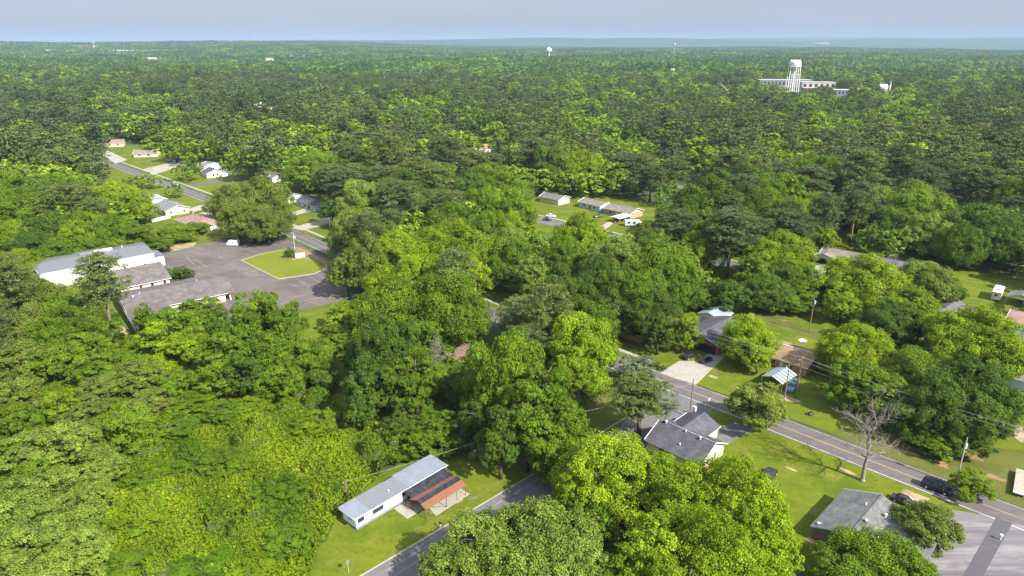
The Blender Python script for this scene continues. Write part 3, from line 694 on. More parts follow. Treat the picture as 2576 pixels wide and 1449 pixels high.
def wing(root, name, c, ang, L, Wd, eave, rise, roof, wall, over=0.4, gable=None, wins=()):
    """A wing of a house: parts of the same thing, shapes given in the thing's own axes."""
    ca, sa = math.cos(math.radians(ang)), math.sin(math.radians(ang))
    def T(x, y, z): return (c[0] + x * ca - y * sa, c[1] + x * sa + y * ca, z)
    hx, hy = L / 2, Wd / 2
    w = MB()
    for s in (-1, 1):
        q = [T(-hx, s * hy, -0.2), T(hx, s * hy, -0.2), T(hx, s * hy, eave), T(-hx, s * hy, eave)]
        w.face(q if s < 0 else q[::-1], wall)
        q = [T(s * hx, -hy, -0.2), T(s * hx, hy, -0.2), T(s * hx, hy, eave), T(s * hx, 0, eave + rise - 0.05), T(s * hx, -hy, eave)]
        w.face(q if s > 0 else q[::-1], gable or wall)
    w.build('wall', root)
    k = rise / hy; ez = eave - over * k + 0.14; X, Y = hx + over, hy + over; zr = eave + rise + 0.14
    r = MB()
    r.slab([T(-X, -Y, ez), T(X, -Y, ez), T(X, 0, zr), T(-X, 0, zr)], 0.13, roof)
    r.slab([T(X, Y, ez), T(-X, Y, ez), T(-X, 0, zr), T(X, 0, zr)], 0.13, roof)
    ro = r.build('roof', root)
    f = MB()
    for s in (-1, 1):
        f.slab([T(-X, s * (Y + 0.03), ez - 0.02), T(X, s * (Y + 0.03), ez - 0.02), T(X, s * Y, ez - 0.02), T(-X, s * Y, ez - 0.02)][::s], 0.15, M['trim'])
    f.build('fascia', root)
    return ro

# mobile home: two roof sections, skirting, windows, end door, porch steps
mh = thing('mobile_home', 'long white single-wide mobile home with grey metal roof on the lawn by the street', 'mobile home', (-21.5, 106.1, 0), 47.8)
w = MB()
w.box((0, 0, 1.62), (20.6, 3.9, 2.15), M['siding']); w.build('wall', mh)
w = MB(); w.box((0, 0, 0.27), (20.4, 3.74, 0.54), M['skirt']); w.build('skirting', mh)
w = MB()
for (x0, x1, dz, m_) in ((-10.9, -7.4, 0.0, M['home_flat']), (-7.4, 1.2, 0.012, M['home_roof'])):
    w.slab([(x0, -2.36, 2.90 + dz), (x1, -2.36, 2.90 + dz), (x1, 2.32, 3.13 + dz), (x0, 2.32, 3.13 + dz)], 0.12, m_)
w.build('roof', mh)
w = MB()
w.slab([(1.2, -2.40, 2.93), (10.9, -2.40, 2.93), (10.9, 2.58, 3.17), (1.2, 2.58, 3.17)], 0.14, M['home_flat'])
w.box((6.05, -2.425, 2.87), (9.7, 0.05, 0.16), M['trim'])
w.build('roof_extension', mh)
w = MB(); w.box((-4.86, -2.385, 2.84), (12.06, 0.05, 0.14), M['trim']); w.box((-10.92, 0, 2.86), (0.05, 4.5, 0.16), M['trim']); w.build('fascia', mh)
for x, wd in ((-9.3, 1.3), (-5.6, 2.3)):
    window(mh, 'F', 20.6, 3.9, x, 1.85, wd, 0.85, M['metal'])
window(mh, 'F', 20.6, 3.9, 0.4, 1.95, 1.1, 0.8, M['metal'])
window(mh, 'L', 20.6, 3.9, -0.2, 2.0, 0.9, 0.5, M['metal'])
w = MB(); w.tube((-2.2, -0.7, 2.95), (-2.2, -0.7, 3.4), 0.08, 0.08, M['trim'], 8); w.lathe((-2.2, -0.7, 3.4), [(0.08, 0), (0.14, 0.03), (0.01, 0.12)], M['trim'], 8); w.build('roof_vent', mh)
w = MB(); w.box((1.6, -2.0, 1.35), (0.95, 0.1, 2.0), M['black']); w.build('door', mh)
w = MB(); w.box((1.4, -2.5, 0.25), (1.6, 1.0, 0.5), M['plank']); w.box((1.4, -3.2, 0.12), (1.6, 0.4, 0.24), M['plank']); w.build('porch_steps', mh)
w = MB()
for i in range(4): w.box((1.4, -2.85 - 0.02 * i, 0.75 + 0.0), (1.7, 0.05, 0.9), M['pole']) if i == 0 else None
w.build('porch_rail', mh)
# carport with rusty gable roof beside it
cp = thing('carport', 'open carport with rusty brown metal roof and dark panels beside the white mobile home', 'carport', (-13.9, 105.4, 0), 47.3)
w = MB()
w.slab([(-4.9, -2.85, 2.28), (4.9, -2.85, 2.28), (4.9, -0.55, 2.98), (-4.9, -0.55, 2.98)], 0.05, M['rust'])
w.slab([(4.9, 1.0, 2.52), (-5.1, 1.6, 2.40), (-4.9, -0.35, 3.0), (4.9, -0.35, 3.0)], 0.05, M['rust'])
w.build('roof', cp)
w = MB(); w.slab([(-4.9, -1.35, 2.765), (4.9, -1.35, 2.765), (4.9, -0.35, 3.065), (-4.9, -0.35, 3.065)], 0.03, M['smoke']); w.build('skylight_strip', cp)
w = MB(); w.slab([(-4.6, 1.25, 2.47), (5.2, 0.95, 2.5), (5.2, 4.1, 2.92), (-4.9, 4.1, 2.92)], 0.04, M['smoke'])
for i in range(4): w.box((-3.6 + i * 2.3, 2.55, 2.735), (0.03, 2.9, 0.03), M['skirt'], 0)
w.build('panel_roof', cp)
for x, y, z in ((-4.75, -2.7, 2.28), (0, -2.7, 2.28), (4.75, -2.7, 2.28), (-4.75, 1.5, 2.38), (0, 1.4, 2.4), (4.75, 1.0, 2.42)):
    w = MB(); w.box((x, y, z / 2), (0.11, 0.11, z), M['pole']); w.build('post', cp)
for p_, q_ in (((-4.7, -2.6, 0.1), (-4.7, -0.8, 2.2)), ((4.7, -2.6, 2.1), (2.6, -2.7, 0.1)), ((0.1, -2.6, 0.1), (-2.2, -2.7, 2.2))):
    w = MB(); w.tube(p_, q_, 0.035, 0.035, M['pole'], 6); w.build('brace', cp)
w = MB(); w.box((-5.2, 2.4, 0.5), (0.08, 1.8, 0.07), M['pole']); w.box((-5.2, 2.4, 0.9), (0.08, 1.8, 0.07), M['pole'])
for i in range(7): w.box((-5.2, 1.6 + i * 0.27, 0.5), (0.05, 0.05, 0.9), M['pole'])
w.build('rail', cp)

# brick house with charcoal roof at the corner
dk = house('brick_house', 'brick house with charcoal shingle roof at the street corner behind lime trees', 'house', (35.8, 121.4), -45, 12.0, 9.6, 2.6, 2.35, M['dark_roof'], M['tanbrick'], 0.55, M['greysiding'],
           wins=(('R', -1.7, 1.35, 0.6, 1.1), ('R', 1.2, 1.5, 0.6, 1.1), ('F', 3.0, 1.5, 1.2, 1.1), ('F', -2.6, 1.5, 1.2, 1.1)), doors=(('F', 0.4, 0.95, M['trim']),),
           vents=((3.4, -0.6, 'turbine'), (0.0, -0.4, 'pipe'), (0.6, -3.4, 'pipe'), (-4.8, -0.3, 'turbine')), ridge_mat=M['slate_roof'], wall_split=1.95)
wing(dk, 'wing', (-1.9, 5.6), 90, 8.6, 7.4, 2.6, 1.75, M['dark_roof'], M['tanbrick'], 0.45, M['greysiding'])
# grey roofed brick house at lower right
gh = house('brick_house', 'brown brick house with light grey roof and roof vents on the lower right lawn', 'house', (60.2, 95.8), 44.3, 13.2, 11.6, 2.65, 2.0, M['grey_roof'], M['brownbrick'], 0.55, M['teal'],
           wins=(('L', -1.1, 1.55, 0.8, 1.3), ('B', 3.0, 1.6, 1.2, 1.0), ('B', -3.0, 1.6, 1.2, 1.0)), vents=((-2.4, -0.6, 'turbine'), (2.3, -2.2, 'turbine'), (2.6, 1.1, 'pipe'), (-3.9, -3.2, 'pipe'), (-1.2, -4.3, 'pipe')), wall_split=2.05)
wing(gh, 'wing', (1.2, -5.4), 90, 9.0, 7.0, 2.65, 1.35, M['grey_roof'], M['brownbrick'], 0.5)
w = MB(); w.lathe((-6.1, 5.2, 2.95), [(0.01, 0.0), (0.2, 0.05), (0.36, 0.16), (0.4, 0.22)], M['metal'], 14); w.tube((-6.1, 5.2, 2.6), (-6.1, 5.2, 2.95), 0.03, 0.03, M['metal'], 6); w.build('satellite_dish', gh)
# church hall and wings
hl = house('metal_hall', 'large white metal hall with low grey roof left of the parking lot', 'hall', (-154.0, 239.0), 43.3, 36.4, 20.2, 5.7, 1.1, M['hall_roof'], M['white'], 0.3,
           wins=(('F', 14.6, 1.6, 1.0, 1.4),))
w = MB(); w.box((-1.5, 0.8, 7.15), (4.2, 1.6, 0.7), M['skirt']); w.build('vent_unit', hl)
w = MB(); w.box((4.2, 1.0, 7.2), (6.0, 0.9, 0.8), M['white']); w.build('roof_duct', hl)
w = MB(); w.tube((10.8, 1.6, 6.6), (10.8, 1.6, 7.6), 0.13, 0.13, M['white'], 8); w.build('roof_vent', hl)
for x in (-9, -1, 7.0, 17.6):
    w = MB(); w.box((x, -10.16, 2.85), (0.14, 0.12, 5.6), M['metal']); w.build('downpipe', hl)
w = MB(); w.box((19.9, -5.4, 1.9), (3.4, 8.6, 3.8), M['white']); w.build('entrance_annex', hl)
w = MB(); w.slab([(18.2, -10.0, 4.6), (22.0, -10.0, 4.0), (22.0, -0.8, 4.0), (18.2, -0.8, 4.6)], 0.16, M['hall_roof']); w.build('annex_roof', hl)
cw = house('church_wing', 'cream church wing with taupe shingle roof in front of the white metal hall', 'church wing', (-132.6, 223.4), 43, 20.4, 18.6, 3.1, 3.3, M['taupe_roof'], M['cream'], 0.7,
           wins=(('F', 1.0, 1.5, 0.8, 1.9, M['cream']), ('F', 4.6, 1.5, 0.9, 2.1, M['trim']), ('F', 8.6, 1.5, 0.8, 1.8, M['cream'])), vents=((7.0, 0.5, 'pipe'),))
c2 = house('church_building', 'long taupe-roofed church building with drive-through porch beside the parking lot', 'church building', (-111.0, 208.2), 38, 28.0, 21.0, 3.0, 2.1, M['taupe_roof'], M['cream'], 0.8,
           vents=((-9.0, -0.8, 'pipe'), (8.5, 0.8, 'pipe'), (-11.2, -2.4, 'turbine')))
wing(c2, 'wing', (-9.0, -16.5), 90, 18.0, 11.0, 3.0, 1.1, M['taupe_roof'], M['cream'], 0.6)
window(c2, 'F', 28.0, 51.0, -11.6, 2.2, 1.0, 0.35)
w = MB(); w.box((15.6, -9.9, 1.5), (0.4, 0.4, 3.0), M['trim']); w.build('porch_post', c2)
w = MB(); w.box((15.6, 9.9, 1.5), (0.4, 0.4, 3.0), M['trim']); w.build('porch_post', c2)
w = MB(); w.slab([(14.2, -11.3, 2.96), (17.2, -11.3, 2.96), (17.2, 0, 5.28), (14.2, 0, 5.28)], 0.14, M['taupe_roof']); w.slab([(17.2, 11.3, 2.96), (14.2, 11.3, 2.96), (14.2, 0, 5.28), (17.2, 0, 5.28)], 0.14, M['taupe_roof']); w.build('porch_roof', c2)
# houses along the road beyond the lot
house('blue_house', 'pale blue house with light blue metal roof left of the far road', 'house', (-189.6, 351.8), -45, 15.5, 11.4, 2.8, 1.6, M['blue_roof'], M['bluewall'], 0.6, wins=(('R', -2.5, 1.5, 1.0, 1.0),))
house('brick_house', 'pale brick house with blue-grey shingle roof beside the pale blue house', 'house', (-170.0, 333.4), -45, 17.0, 11.0, 2.8, 1.7, M['slate_roof'], M['palebrick'], 0.6, wins=(('R', -3.0, 1.5, 0.9, 1.1), ('R', 3.2, 1.5, 0.9, 1.1), ('F', 2.0, 1.5, 1.0, 1.1)), vents=((3.0, 2.0, 'pipe'),))
house('brown_roof_house', 'white house with red-brown hip roof under the spreading oak by the lot', 'house', (-143.5, 305.0), -42, 22.0, 13.0, 2.8, 2.0, M['brown_roof'], M['white'], 0.7, hip=(1, 1), wins=(('F', -2, 1.5, 1.2, 1.1), ('F', 5, 1.5, 1.2, 1.1)), vents=((2, 1.2, 'pipe'), (-6, 0.3, 'turbine')))
wh = house('white_house', 'white gabled house with charcoal roof across the far road', 'house', (-188.6, 429.0), -52, 11.0, 10.0, 3.0, 2.0, M['dark_roof'], M['white'], 0.5, wins=(('R', -1.0, 1.7, 1.0, 1.6), ('R', 1.2, 1.7, 1.0, 1.6), ('R', 4.0, 1.7, 0.8, 1.2)))
wing(wh, 'wing', (1.5, 9.0), 90, 9.0, 7.0, 2.7, 1.2, M['dark_roof'], M['white'], 0.4)
house('white_house', 'small white house up the slope behind the white gabled house', 'house', (-201.5, 456.0), -45, 9.0, 11.0, 3.0, 1.2, M['slate_roof'], M['white'], 0.4, wins=(('R', 2.5, 1.5, 0.8, 0.8),))
house('grey_roof_house', 'pale blue-walled house with dark grey roof, nearest of the roadside pair', 'house', (-101.8, 344.0), -47, 19.0, 9.4, 2.8, 1.6, M['dark_roof'], M['bluewall'], 0.5, wins=(('F', 0, 1.4, 1.6, 1.3), ('F', 4.0, 1.2, 2.4, 2.0), ('F', -6, 1.5, 1.2, 1.1)), doors=(('F', -3.0, 1.0, M['trim']),))
house('grey_roof_house', 'white-gabled house with dark grey roof, farther of the roadside pair', 'house', (-119.6, 359.8), -45, 13.0, 9.6, 2.8, 1.6, M['dark_roof'], M['white'], 0.5, wins=(('F', 1.0, 1.4, 1.2, 1.1),))
house('white_outbuilding', 'small white gabled outbuilding with one window behind the roadside pair', 'outbuilding', (-143.5, 412.5), -50, 6.0, 6.5, 2.6, 1.5, M['slate_roof'], M['white'], 0.3, wins=(('R', 0, 1.5, 0.9, 1.0),))
house('white_outbuilding', 'white flat-looking shed left of the roadside pair of grey-roofed houses', 'outbuilding', (-136.5, 385.0), -48, 7.0, 6.0, 2.4, 0.6, M['home_flat'], M['white'], 0.3)
house('brown_roof_house', 'red-brown roofed tan house at the far end of the left road', 'house', (-322.0, 560.0), 20, 14.0, 9.0, 3.0, 2.2, M['brown_roof'], M['palebrick'], 0.5, wins=(('F', -3, 1.6, 1.4, 1.2), ('F', 3, 1.6, 1.4, 1.2)))
house('brown_roof_house', 'grey-brown roofed house set back on the lawn beside the far road', 'house', (-270.0, 509.0), 10, 16.0, 9.0, 2.8, 2.0, M['olive_roof'], M['palebrick'], 0.6, wins=(('F', -4, 1.5, 1.4, 1.2), ('F', 2, 1.5, 1.6, 1.2)))
house('garden_shed', 'small white metal shed behind the pale brick house', 'shed', (-177.5, 329.2), 45, 4.4, 3.4, 2.3, 0.4, M['home_flat'], M['siding'], 0.15, doors=(('F', 0.0, 1.2, M['metal']),))
# houses on the second street
house('brown_roof_house', 'grey-brown ranch house with red door behind a black car, middle of the picture', 'house', (42.5, 341.5), -50, 14.5, 9.0, 2.8, 1.4, M['olive_roof'], M['bluewall'], 0.6, wins=(('F', -3.5, 1.4, 1.4, 1.2), ('F', 3.5, 1.4, 1.2, 1.2)), doors=(('F', 0.4, 1.2, M['redbrick']),))
house('brown_roof_house', 'brick ranch house with brown roof behind the white carport', 'house', (54.5, 327.2), -47, 16.0, 10.0, 2.8, 1.7, M['olive_roof'], M['orangebrick'], 0.6, M['sand'], wins=(('F', -4, 1.4, 1.4, 1.2),), doors=(('F', 0.0, 1.0, M['trim']),))
def canopy(name, label, c, ang, L, Wd, eave, rise, roof, posts=3, mirror=None):
    root = thing(name, label, 'carport', (c[0], c[1], 0), ang)
    r = MB(); hy = Wd / 2
    r.slab([(-L / 2, -hy, eave), (L / 2, -hy, eave), (L / 2, 0, eave + rise), (-L / 2, 0, eave + rise)], 0.06, roof)
    r.slab([(L / 2, hy, eave), (-L / 2, hy, eave), (-L / 2, 0, eave + rise), (L / 2, 0, eave + rise)], 0.06, mirror or roof)
    r.build('roof', root)
    for s in (-1, 1):
        for i in range(posts):
            x = -L / 2 + 0.2 + (L - 0.4) * i / (posts - 1)
            p = MB(); p.tube((x, s * (hy - 0.15), 0), (x, s * (hy - 0.15), eave), 0.05, 0.05, M['metal'], 6); p.build('post', root)
    return root
canopy('white_carport', 'white metal carport sheltering a dark red car, middle of the picture', (51.2, 314.6), 45, 9.5, 6.0, 2.3, 0.7, M['white'])
canopy('striped_carport', 'metal carport with blue and white striped roof beside a blue car', (66.0, 151.2), 42, 7.2, 5.6, 2.4, 1.0, M['stripe_roof'], mirror=M['garage_roof'])
canopy('grey_carport', 'grey-roofed open carport next to the cream camper trailer at right edge', (165.2, 206.8), 45, 8.0, 7.5, 2.5, 0.9, M['grey_roof'])
ga = house('garage', 'small white garage with blue-grey metal roof behind lime trees', 'garage', (61.6, 192.2), 43, 7.6, 6.6, 2.5, 1.15, M['garage_roof'], M['white'], 0.45, wins=(('L', -2.3, 1.1, 0.8, 1.6),), doors=(('L', 0.9, 2.6, M['metal']),))
hs = house('dark_roof_house', 'brick house with dark grey roof half hidden between two lime trees', 'house', (57.5, 177.8), 45, 17.0, 12.0, 2.7, 1.9, M['dark_roof'], M['redbrick'], 0.5, wins=(('L', 3.6, 1.4, 1.4, 1.1),))
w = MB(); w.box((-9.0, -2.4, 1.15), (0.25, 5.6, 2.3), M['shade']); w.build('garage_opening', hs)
oh = house('orange_roof_house', 'orange brick house with tan-brown roof behind the striped carport', 'house', (71.0, 166.2), -45, 20.0, 11.0, 2.7, 1.5, M['tan_roof'], M['orangebrick'], 0.6, M['orangebrick'], wins=(('F', 6, 1.4, 1.6, 1.2), ('F', 1.5, 1.4, 1.4, 1.2), ('F', -4, 1.4, 1.6, 1.2), ('R', 2, 1.5, 1.0, 1.1)), doors=(('F', 3.8, 1.0, M['trim']),))
w = MB(); w.box((1.0, 0.0, 4.42), (18.5, 0.3, 0.06), M['bluewall']); w.build('tarp_edge', oh)
r1 = house('brown_roof_house', 'brown-roofed house with open carport and parked car right of the mixed trees', 'house', (129.0, 250.0), -42, 18.0, 10.0, 2.8, 1.7, M['olive_roof'], M['bluewall'], 0.6, wins=(('F', 3, 1.4, 1.4, 1.2),))
wing(r1, 'wing', (-6.6, -3.6), 90, 9.0, 6.6, 2.7, 1.2, M['olive_roof'], M['bluewall'], 0.4)
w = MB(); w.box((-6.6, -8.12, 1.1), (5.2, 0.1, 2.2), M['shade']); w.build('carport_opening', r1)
house('purple_roof_house', 'white house with purple-grey roof between lime trees at right', 'house', (143.4, 236.6), -44, 17.0, 10.0, 2.8, 1.6, M['purple_roof'], M['white'], 0.6, wins=(('F', -2.5, 1.4, 1.6, 1.3), ('F', 3, 1.4, 1.2, 1.1)))
house('brown_roof_house', 'low house with brown-purple roof half hidden behind the right yellow-green tree', 'house', (133.0, 193.6), 40, 14.0, 9.0, 2.7, 1.5, M['purple_roof'], M['bluewall'], 0.5, wins=(('F', -4, 1.4, 1.2, 1.1),))
ts = house('two_storey_house', 'two-storey pale blue house with red-brown roof cut by the right edge', 'house', (148.4, 178.5), -45, 12.0, 10.5, 5.4, 1.9, M['brown_roof'], M['bluewall'], 0.5, wins=(('F', -3.2, 4.2, 1.0, 1.0), ('F', 1.5, 4.2, 1.0, 1.0), ('L', 0, 4.2, 1.0, 1.0)))
wing(ts, 'wing', (1.0, -8.0), 0, 12.0, 6.0, 2.7, 1.3, M['purple_roof'], M['bluewall'], 0.4)
house('green_house', 'pale green house with brown roof at right edge beside a dark pole', 'house', (128.6, 149.8), -45, 14.0, 9.5, 2.8, 1.8, M['olive_roof'], M['bluewall'], 0.5)
house('plank_shed', 'small brown plank garden shed in the yard behind the lime tree', 'shed', (107.0, 177.8), -38, 3.6, 2.6, 2.0, 0.35, M['slate_roof'], M['plank'], 0.15)
house('red_brick_house', 'red brick house with white gable glimpsed among the central trees', 'house', (-13.6, 165.5), -50, 12.0, 8.0, 2.8, 1.9, M['brown_roof'], M['redbrick'], 0.7, M['white'], wins=(('R', 0, 1.5, 1.4, 1.0),))
house('brown_roof_house', 'brown-roofed house deep in shade under the tall trees behind the power lines', 'house', (34.0, 183.5), -45, 14.0, 9.0, 2.7, 1.6, M['dark_roof'], M['orangebrick'], 0.5)
house('brown_roof_house', 'tan house glimpsed beyond the trees in the upper middle', 'house', (70.0, 404.0), -45, 14.0, 9.0, 2.8, 1.8, M['olive_roof'], M['palebrick'], 0.5)
house('blue_roof_house', 'dark-roofed blue house in shade behind the trees near the right edge', 'house', (178.0, 262.0), -40, 16.0, 10.0, 2.9, 1.8, M['purple_roof'], M['teal'], 0.5)
house('brown_roof_house', 'grey-roofed house peeping out left of the middle street', 'house', (22.5, 355.0), -45, 13.0, 9.0, 2.8, 1.6, M['grey_roof'], M['palebrick'], 0.5)

# ------------------------------------------------------------------ vehicles (x forward)
PAINTS = {}
def vehicle(name, label, cat, c, ang, kind, col, Ln=4.7, Wd=1.85, Ht=1.5, group=None, z=0.03):
    if col not in PAINTS: PAINTS[col] = paint('car_paint', col)
    pm = PAINTS[col]
    root = thing(name, label, cat, (c[0], c[1], z), ang, group)
    hx, hy = Ln / 2, Wd / 2
    belt = Ht * (0.60 if kind != 'van' else 0.62)
    g = 0.24
    # body: loft of cross-sections along the length
    if kind == 'pickup': st = [(-hx, .62, .96), (-hx + .1, .66, 1), (-.05 * Ln, .66, 1), (.22 * Ln, .64, 1), (hx - .35, .58, .98), (hx, .42, .90)]
    elif kind == 'suv' or kind == 'van': st = [(-hx, .60, .95), (-hx + .12, .63, 1), (0, .63, 1), (.24 * Ln, .62, 1), (hx - .3, .56, .97), (hx, .40, .88)]
    else: st = [(-hx, .50, .90), (-hx + .2, .57, .98), (-.2 * Ln, .62, 1), (.2 * Ln, .61, 1), (hx - .4, .50, .96), (hx, .36, .84)]
    b = MB(); rows = []
    for x, zf, wf in st:
        zb = Ht * zf; y = hy * wf
        rows.append([(x, -y * .94, g), (x, -y, g + .2), (x, -y, zb - .10), (x, -y * .93, zb), (x, y * .93, zb), (x, y, zb - .10), (x, y, g + .2), (x, y * .94, g)])
    for a, d in zip(rows[:-1], rows[1:]):
        for i in range(8):
            j = (i + 1) % 8
            b.face([a[i], d[i], d[j], a[j]][::-1], pm)
    b.face(rows[0], pm); b.face(rows[-1][::-1], pm)
    b.build('body', root)
    # cabin: glass band with pillars and a painted roof
    cab = {'sedan': (-.36, -.20, .08, .26), 'suv': (-.485, -.43, .10, .26), 'pickup': (-.12, -.08, .12, .25), 'van': (-.49, -.485, .26, .36)}[kind]
    x0, x1, x2, x3 = [Ln * t for t in cab]
    yb, yt = hy * .93, hy * (.74 if kind != 'van' else .90)
    zb, zt = belt - .02, Ht
    gm = pm if kind == 'van' else M['glass']
    q = MB()
    lo = [(x0, -yb, zb), (x3, -yb, zb), (x3, yb, zb), (x0, yb, zb)]
    hi = [(x1, -yt, zt - .07), (x2, -yt, zt - .07), (x2, yt, zt - .07), (x1, yt, zt - .07)]
    for i in range(4):
        j = (i + 1) % 4
        q.face([lo[i], lo[j], hi[j], hi[i]], M['glass'] if i == 1 else gm)
    cbn = q.build('window_band', root)
    q = MB(); q.slab([(x1 - .03, -yt - .02, zt - .05), (x2 + .03, -yt - .02, zt - .05), (x2 + .03, yt + .02, zt - .05), (x1 - .03, yt + .02, zt - .05)], .05, pm)
    q.box(((x1 + x2) / 2, 0, zt - .02), (x2 - x1 - .25, 2 * yt - .25, .05), pm); q.build('roof', root)
    q = MB()
    for s in (-1, 1):
        for t0, t1 in ((x0, x1), (x3, x2), ((x0 + x3) / 2 - .1, (x1 + x2) / 2 - .02)):
            q.tube((t0, s * (yb + .005), zb), (t1, s * (yt + .005), zt - .06), .045, .045, pm, 5)
    q.build('pillars', root)
    if kind == 'van':
        for s in (-1, 1):
            q = MB(); q.box((.12 * Ln, s * (hy * .93), Ht * .74), (.55, .06, .38), M['glass']); q.build('side_window', root)
            q = MB(); q.box((-.10 * Ln, s * (hy * .93), Ht * .74), (.8, .06, .42), M['glass']); q.build('side_window', root)
    if kind == 'pickup':
        q = MB(); q.box((-.31 * Ln, 0, Ht * .66 + .012), (.34 * Ln, Wd * .78, .03), M['shade']); q.build('bed', root)
    R = .34 if kind in ('suv', 'pickup') else .31
    for sx in (-.31, .31):
        for s in (-1, 1):
            q = MB(); q.tube((sx * Ln, s * (hy - .20), R), (sx * Ln, s * (hy + .015), R), R, R, M['tyre'], 14); wl = q.build('wheel', root)
            q = MB(); q.tube((sx * Ln, s * (hy + .01), R), (sx * Ln, s * (hy + .03), R), R * .6, R * .55, M['metal'], 10); q.build('rim', wl)
    for s in (-1, 1):
        q = MB(); q.box((-hx + .03, s * hy * .78, Ht * .48), (.10, .26, .22 if kind != 'suv' else .42), M['redlight']); q.build('tail_light', root)
        q = MB(); q.box((hx - .06, s * hy * .62, Ht * .33), (.12, .36, .13), M['headlight']); q.build('headlight', root)
    return root

vehicle('suv', 'black SUV driving on the main road at lower right', 'SUV', (80.4, 108.7), -44, 'suv', (0.012, 0.012, 0.015), 5.0, 1.95, 1.85, z=0.05)
vehicle('suv', 'dark grey SUV parked on the lawn behind the lime-green trees', 'SUV', (50.0, 112.6), 50, 'suv', (0.022, 0.023, 0.028), 4.9, 1.95, 1.8)
vehicle('parked_car', 'dark car in the drive of the grey-roofed brick house under a tree', 'car', (72.2, 104.6), -46, 'sedan', (0.035, 0.02, 0.022))
vehicle('parked_car', 'black sedan on the concrete driveway, left of the parked pair', 'car', (47.6, 166.3), 40, 'sedan', (0.013, 0.014, 0.019))
vehicle('parked_car', 'dark green sedan on the concrete driveway, right of the parked pair', 'car', (51.4, 164.0), 40, 'sedan', (0.012, 0.02, 0.022))
vehicle('pickup_truck', 'blue pickup truck parked beside the striped carport', 'pickup', (68.6, 148.8), -128, 'pickup', (0.10, 0.22, 0.36), 5.3, 1.9, 1.75)
vehicle('delivery_van', 'white boxy mail van alone on the parking lot', 'van', (-116.2, 273.5), 176, 'van', (0.75, 0.76, 0.78), 5.2, 2.0, 2.3, z=0.04)
vehicle('pickup_truck', 'white pickup truck towing a small trailer on the far left road', 'pickup', (-199.4, 400.4), 132, 'pickup', (0.72, 0.73, 0.74), 5.4, 2.0, 1.8, z=0.05)
vehicle('parked_car', 'white sedan at the kerb of the middle street', 'car', (18.8, 322.6), -20, 'sedan', (0.72, 0.73, 0.75), z=0.05)
vehicle('parked_car', 'small dark blue car just below the white sedan', 'car', (16.8, 315.4), -20, 'sedan', (0.03, 0.05, 0.10), 4.2, z=0.05)
vehicle('parked_car', 'black car on the grass before the ranch house with a red door', 'car', (41.8, 321.8), 20, 'sedan', (0.012, 0.013, 0.02))
vehicle('parked_car', 'dark red car under the white carport', 'car', (49.2, 312.2), -135, 'sedan', (0.16, 0.012, 0.02))
vehicle('parked_car', 'white car in the carport of the brown-roofed house at right', 'car', (119.6, 243.8), -132, 'sedan', (0.6, 0.62, 0.66))
vehicle('parked_car', 'dark car inside the grey carport by the camper trailer', 'car', (163.6, 205.2), -135, 'sedan', (0.04, 0.05, 0.06))

tr = thing('utility_trailer', 'small low open trailer hitched behind the white pickup', 'trailer', (-194.2, 395.2, 0.05), 132)
q = MB(); q.box((0, 0, .6), (3.4, 1.7, .12), M['deckwood']); q.box((0, .85, .8), (3.4, .06, .3), M['pole']); q.box((0, -.85, .8), (3.4, .06, .3), M['pole']); q.box((2.3, 0, .5), (1.4, .08, .08), M['metal']); q.build('bed', tr)
q = MB(); q.box((-.3, 0, .95), (1.4, 1.0, .6), M['plank']); q.build('load', tr)
for s in (-1, 1):
    q = MB(); q.tube((-.2, s * .95, .3), (-.2, s * 1.1, .3), .3, .3, M['tyre'], 12); q.build('wheel', tr)
tr = thing('camper_trailer', 'cream camper trailer with roof vents parked beside the grey carport', 'camper', (160.6, 211.6, 0.02), 50)
q = MB(); q.box((0, 0, 1.85), (8.2, 2.5, 2.6), M['sand']); q.build('body', tr)
q = MB(); q.slab([(-4.2, -1.3, 3.2), (4.2, -1.3, 3.2), (4.2, 1.3, 3.2), (-4.2, 1.3, 3.2)], .06, M['white']); q.build('roof', tr)
for x, sz in ((-1.2, 1.0), (1.8, .7), (-2.8, .6)):
    q = MB(); q.box((x, .2, 3.32), (sz, sz * .8, .24), M['redbrick'] if x == -1.2 else M['trim']); q.build('roof_vent', tr)
q = MB(); q.box((-4.12, .1, 2.1), (.06, .8, .7), M['glass']); q.build('window', tr)
q = MB(); q.box((0, -1.27, 2.2), (2.0, .06, .8), M['glass']); q.build('window', tr)
for s in (-1, 1):
    for x in (-1.4, -.5):
        q = MB(); q.tube((x, s * 1.0, .38), (x, s * 1.24, .38), .38, .38, M['tyre'], 12); q.build('wheel', tr)
tr = thing('camper_trailer', 'pale blue and white camper trailer broadside in front of the white carport', 'camper', (55.2, 305.4, 0.02), 0)
q = MB(); q.box((0, 0, 1.6), (6.6, 2.4, 2.2), M['bluewall']); q.box((3.7, 0, 1.3), (1.0, 2.3, 1.5), M['white']); q.build('body', tr)
q = MB(); q.slab([(-3.4, -1.25, 2.78), (3.4, -1.25, 2.78), (3.4, 1.25, 2.78), (-3.4, 1.25, 2.78)], .07, M['blue_roof']); q.build('roof', tr)
for x in (-1.6, .9):
    q = MB(); q.box((x, -1.22, 1.85), (1.2, .06, .8), M['glass']); q.build('window', tr)
for s in (-1, 1):
    q = MB(); q.tube((-.6, s * 1.0, .36), (-.6, s * 1.22, .36), .36, .36, M['tyre'], 12); q.build('wheel', tr)
tr = thing('flatbed_trailer', 'wooden-decked flatbed trailer with white tail at the right edge', 'trailer', (97.6, 110.0, 0.03), 52)
q = MB(); q.box((0, 0, .85), (9.0, 2.6, .14), M['deckwood']); q.build('deck', tr)
q = MB(); q.box((-4.65, .5, .78), (.35, 1.6, .26), M['white']); q.build('tail_board', tr)
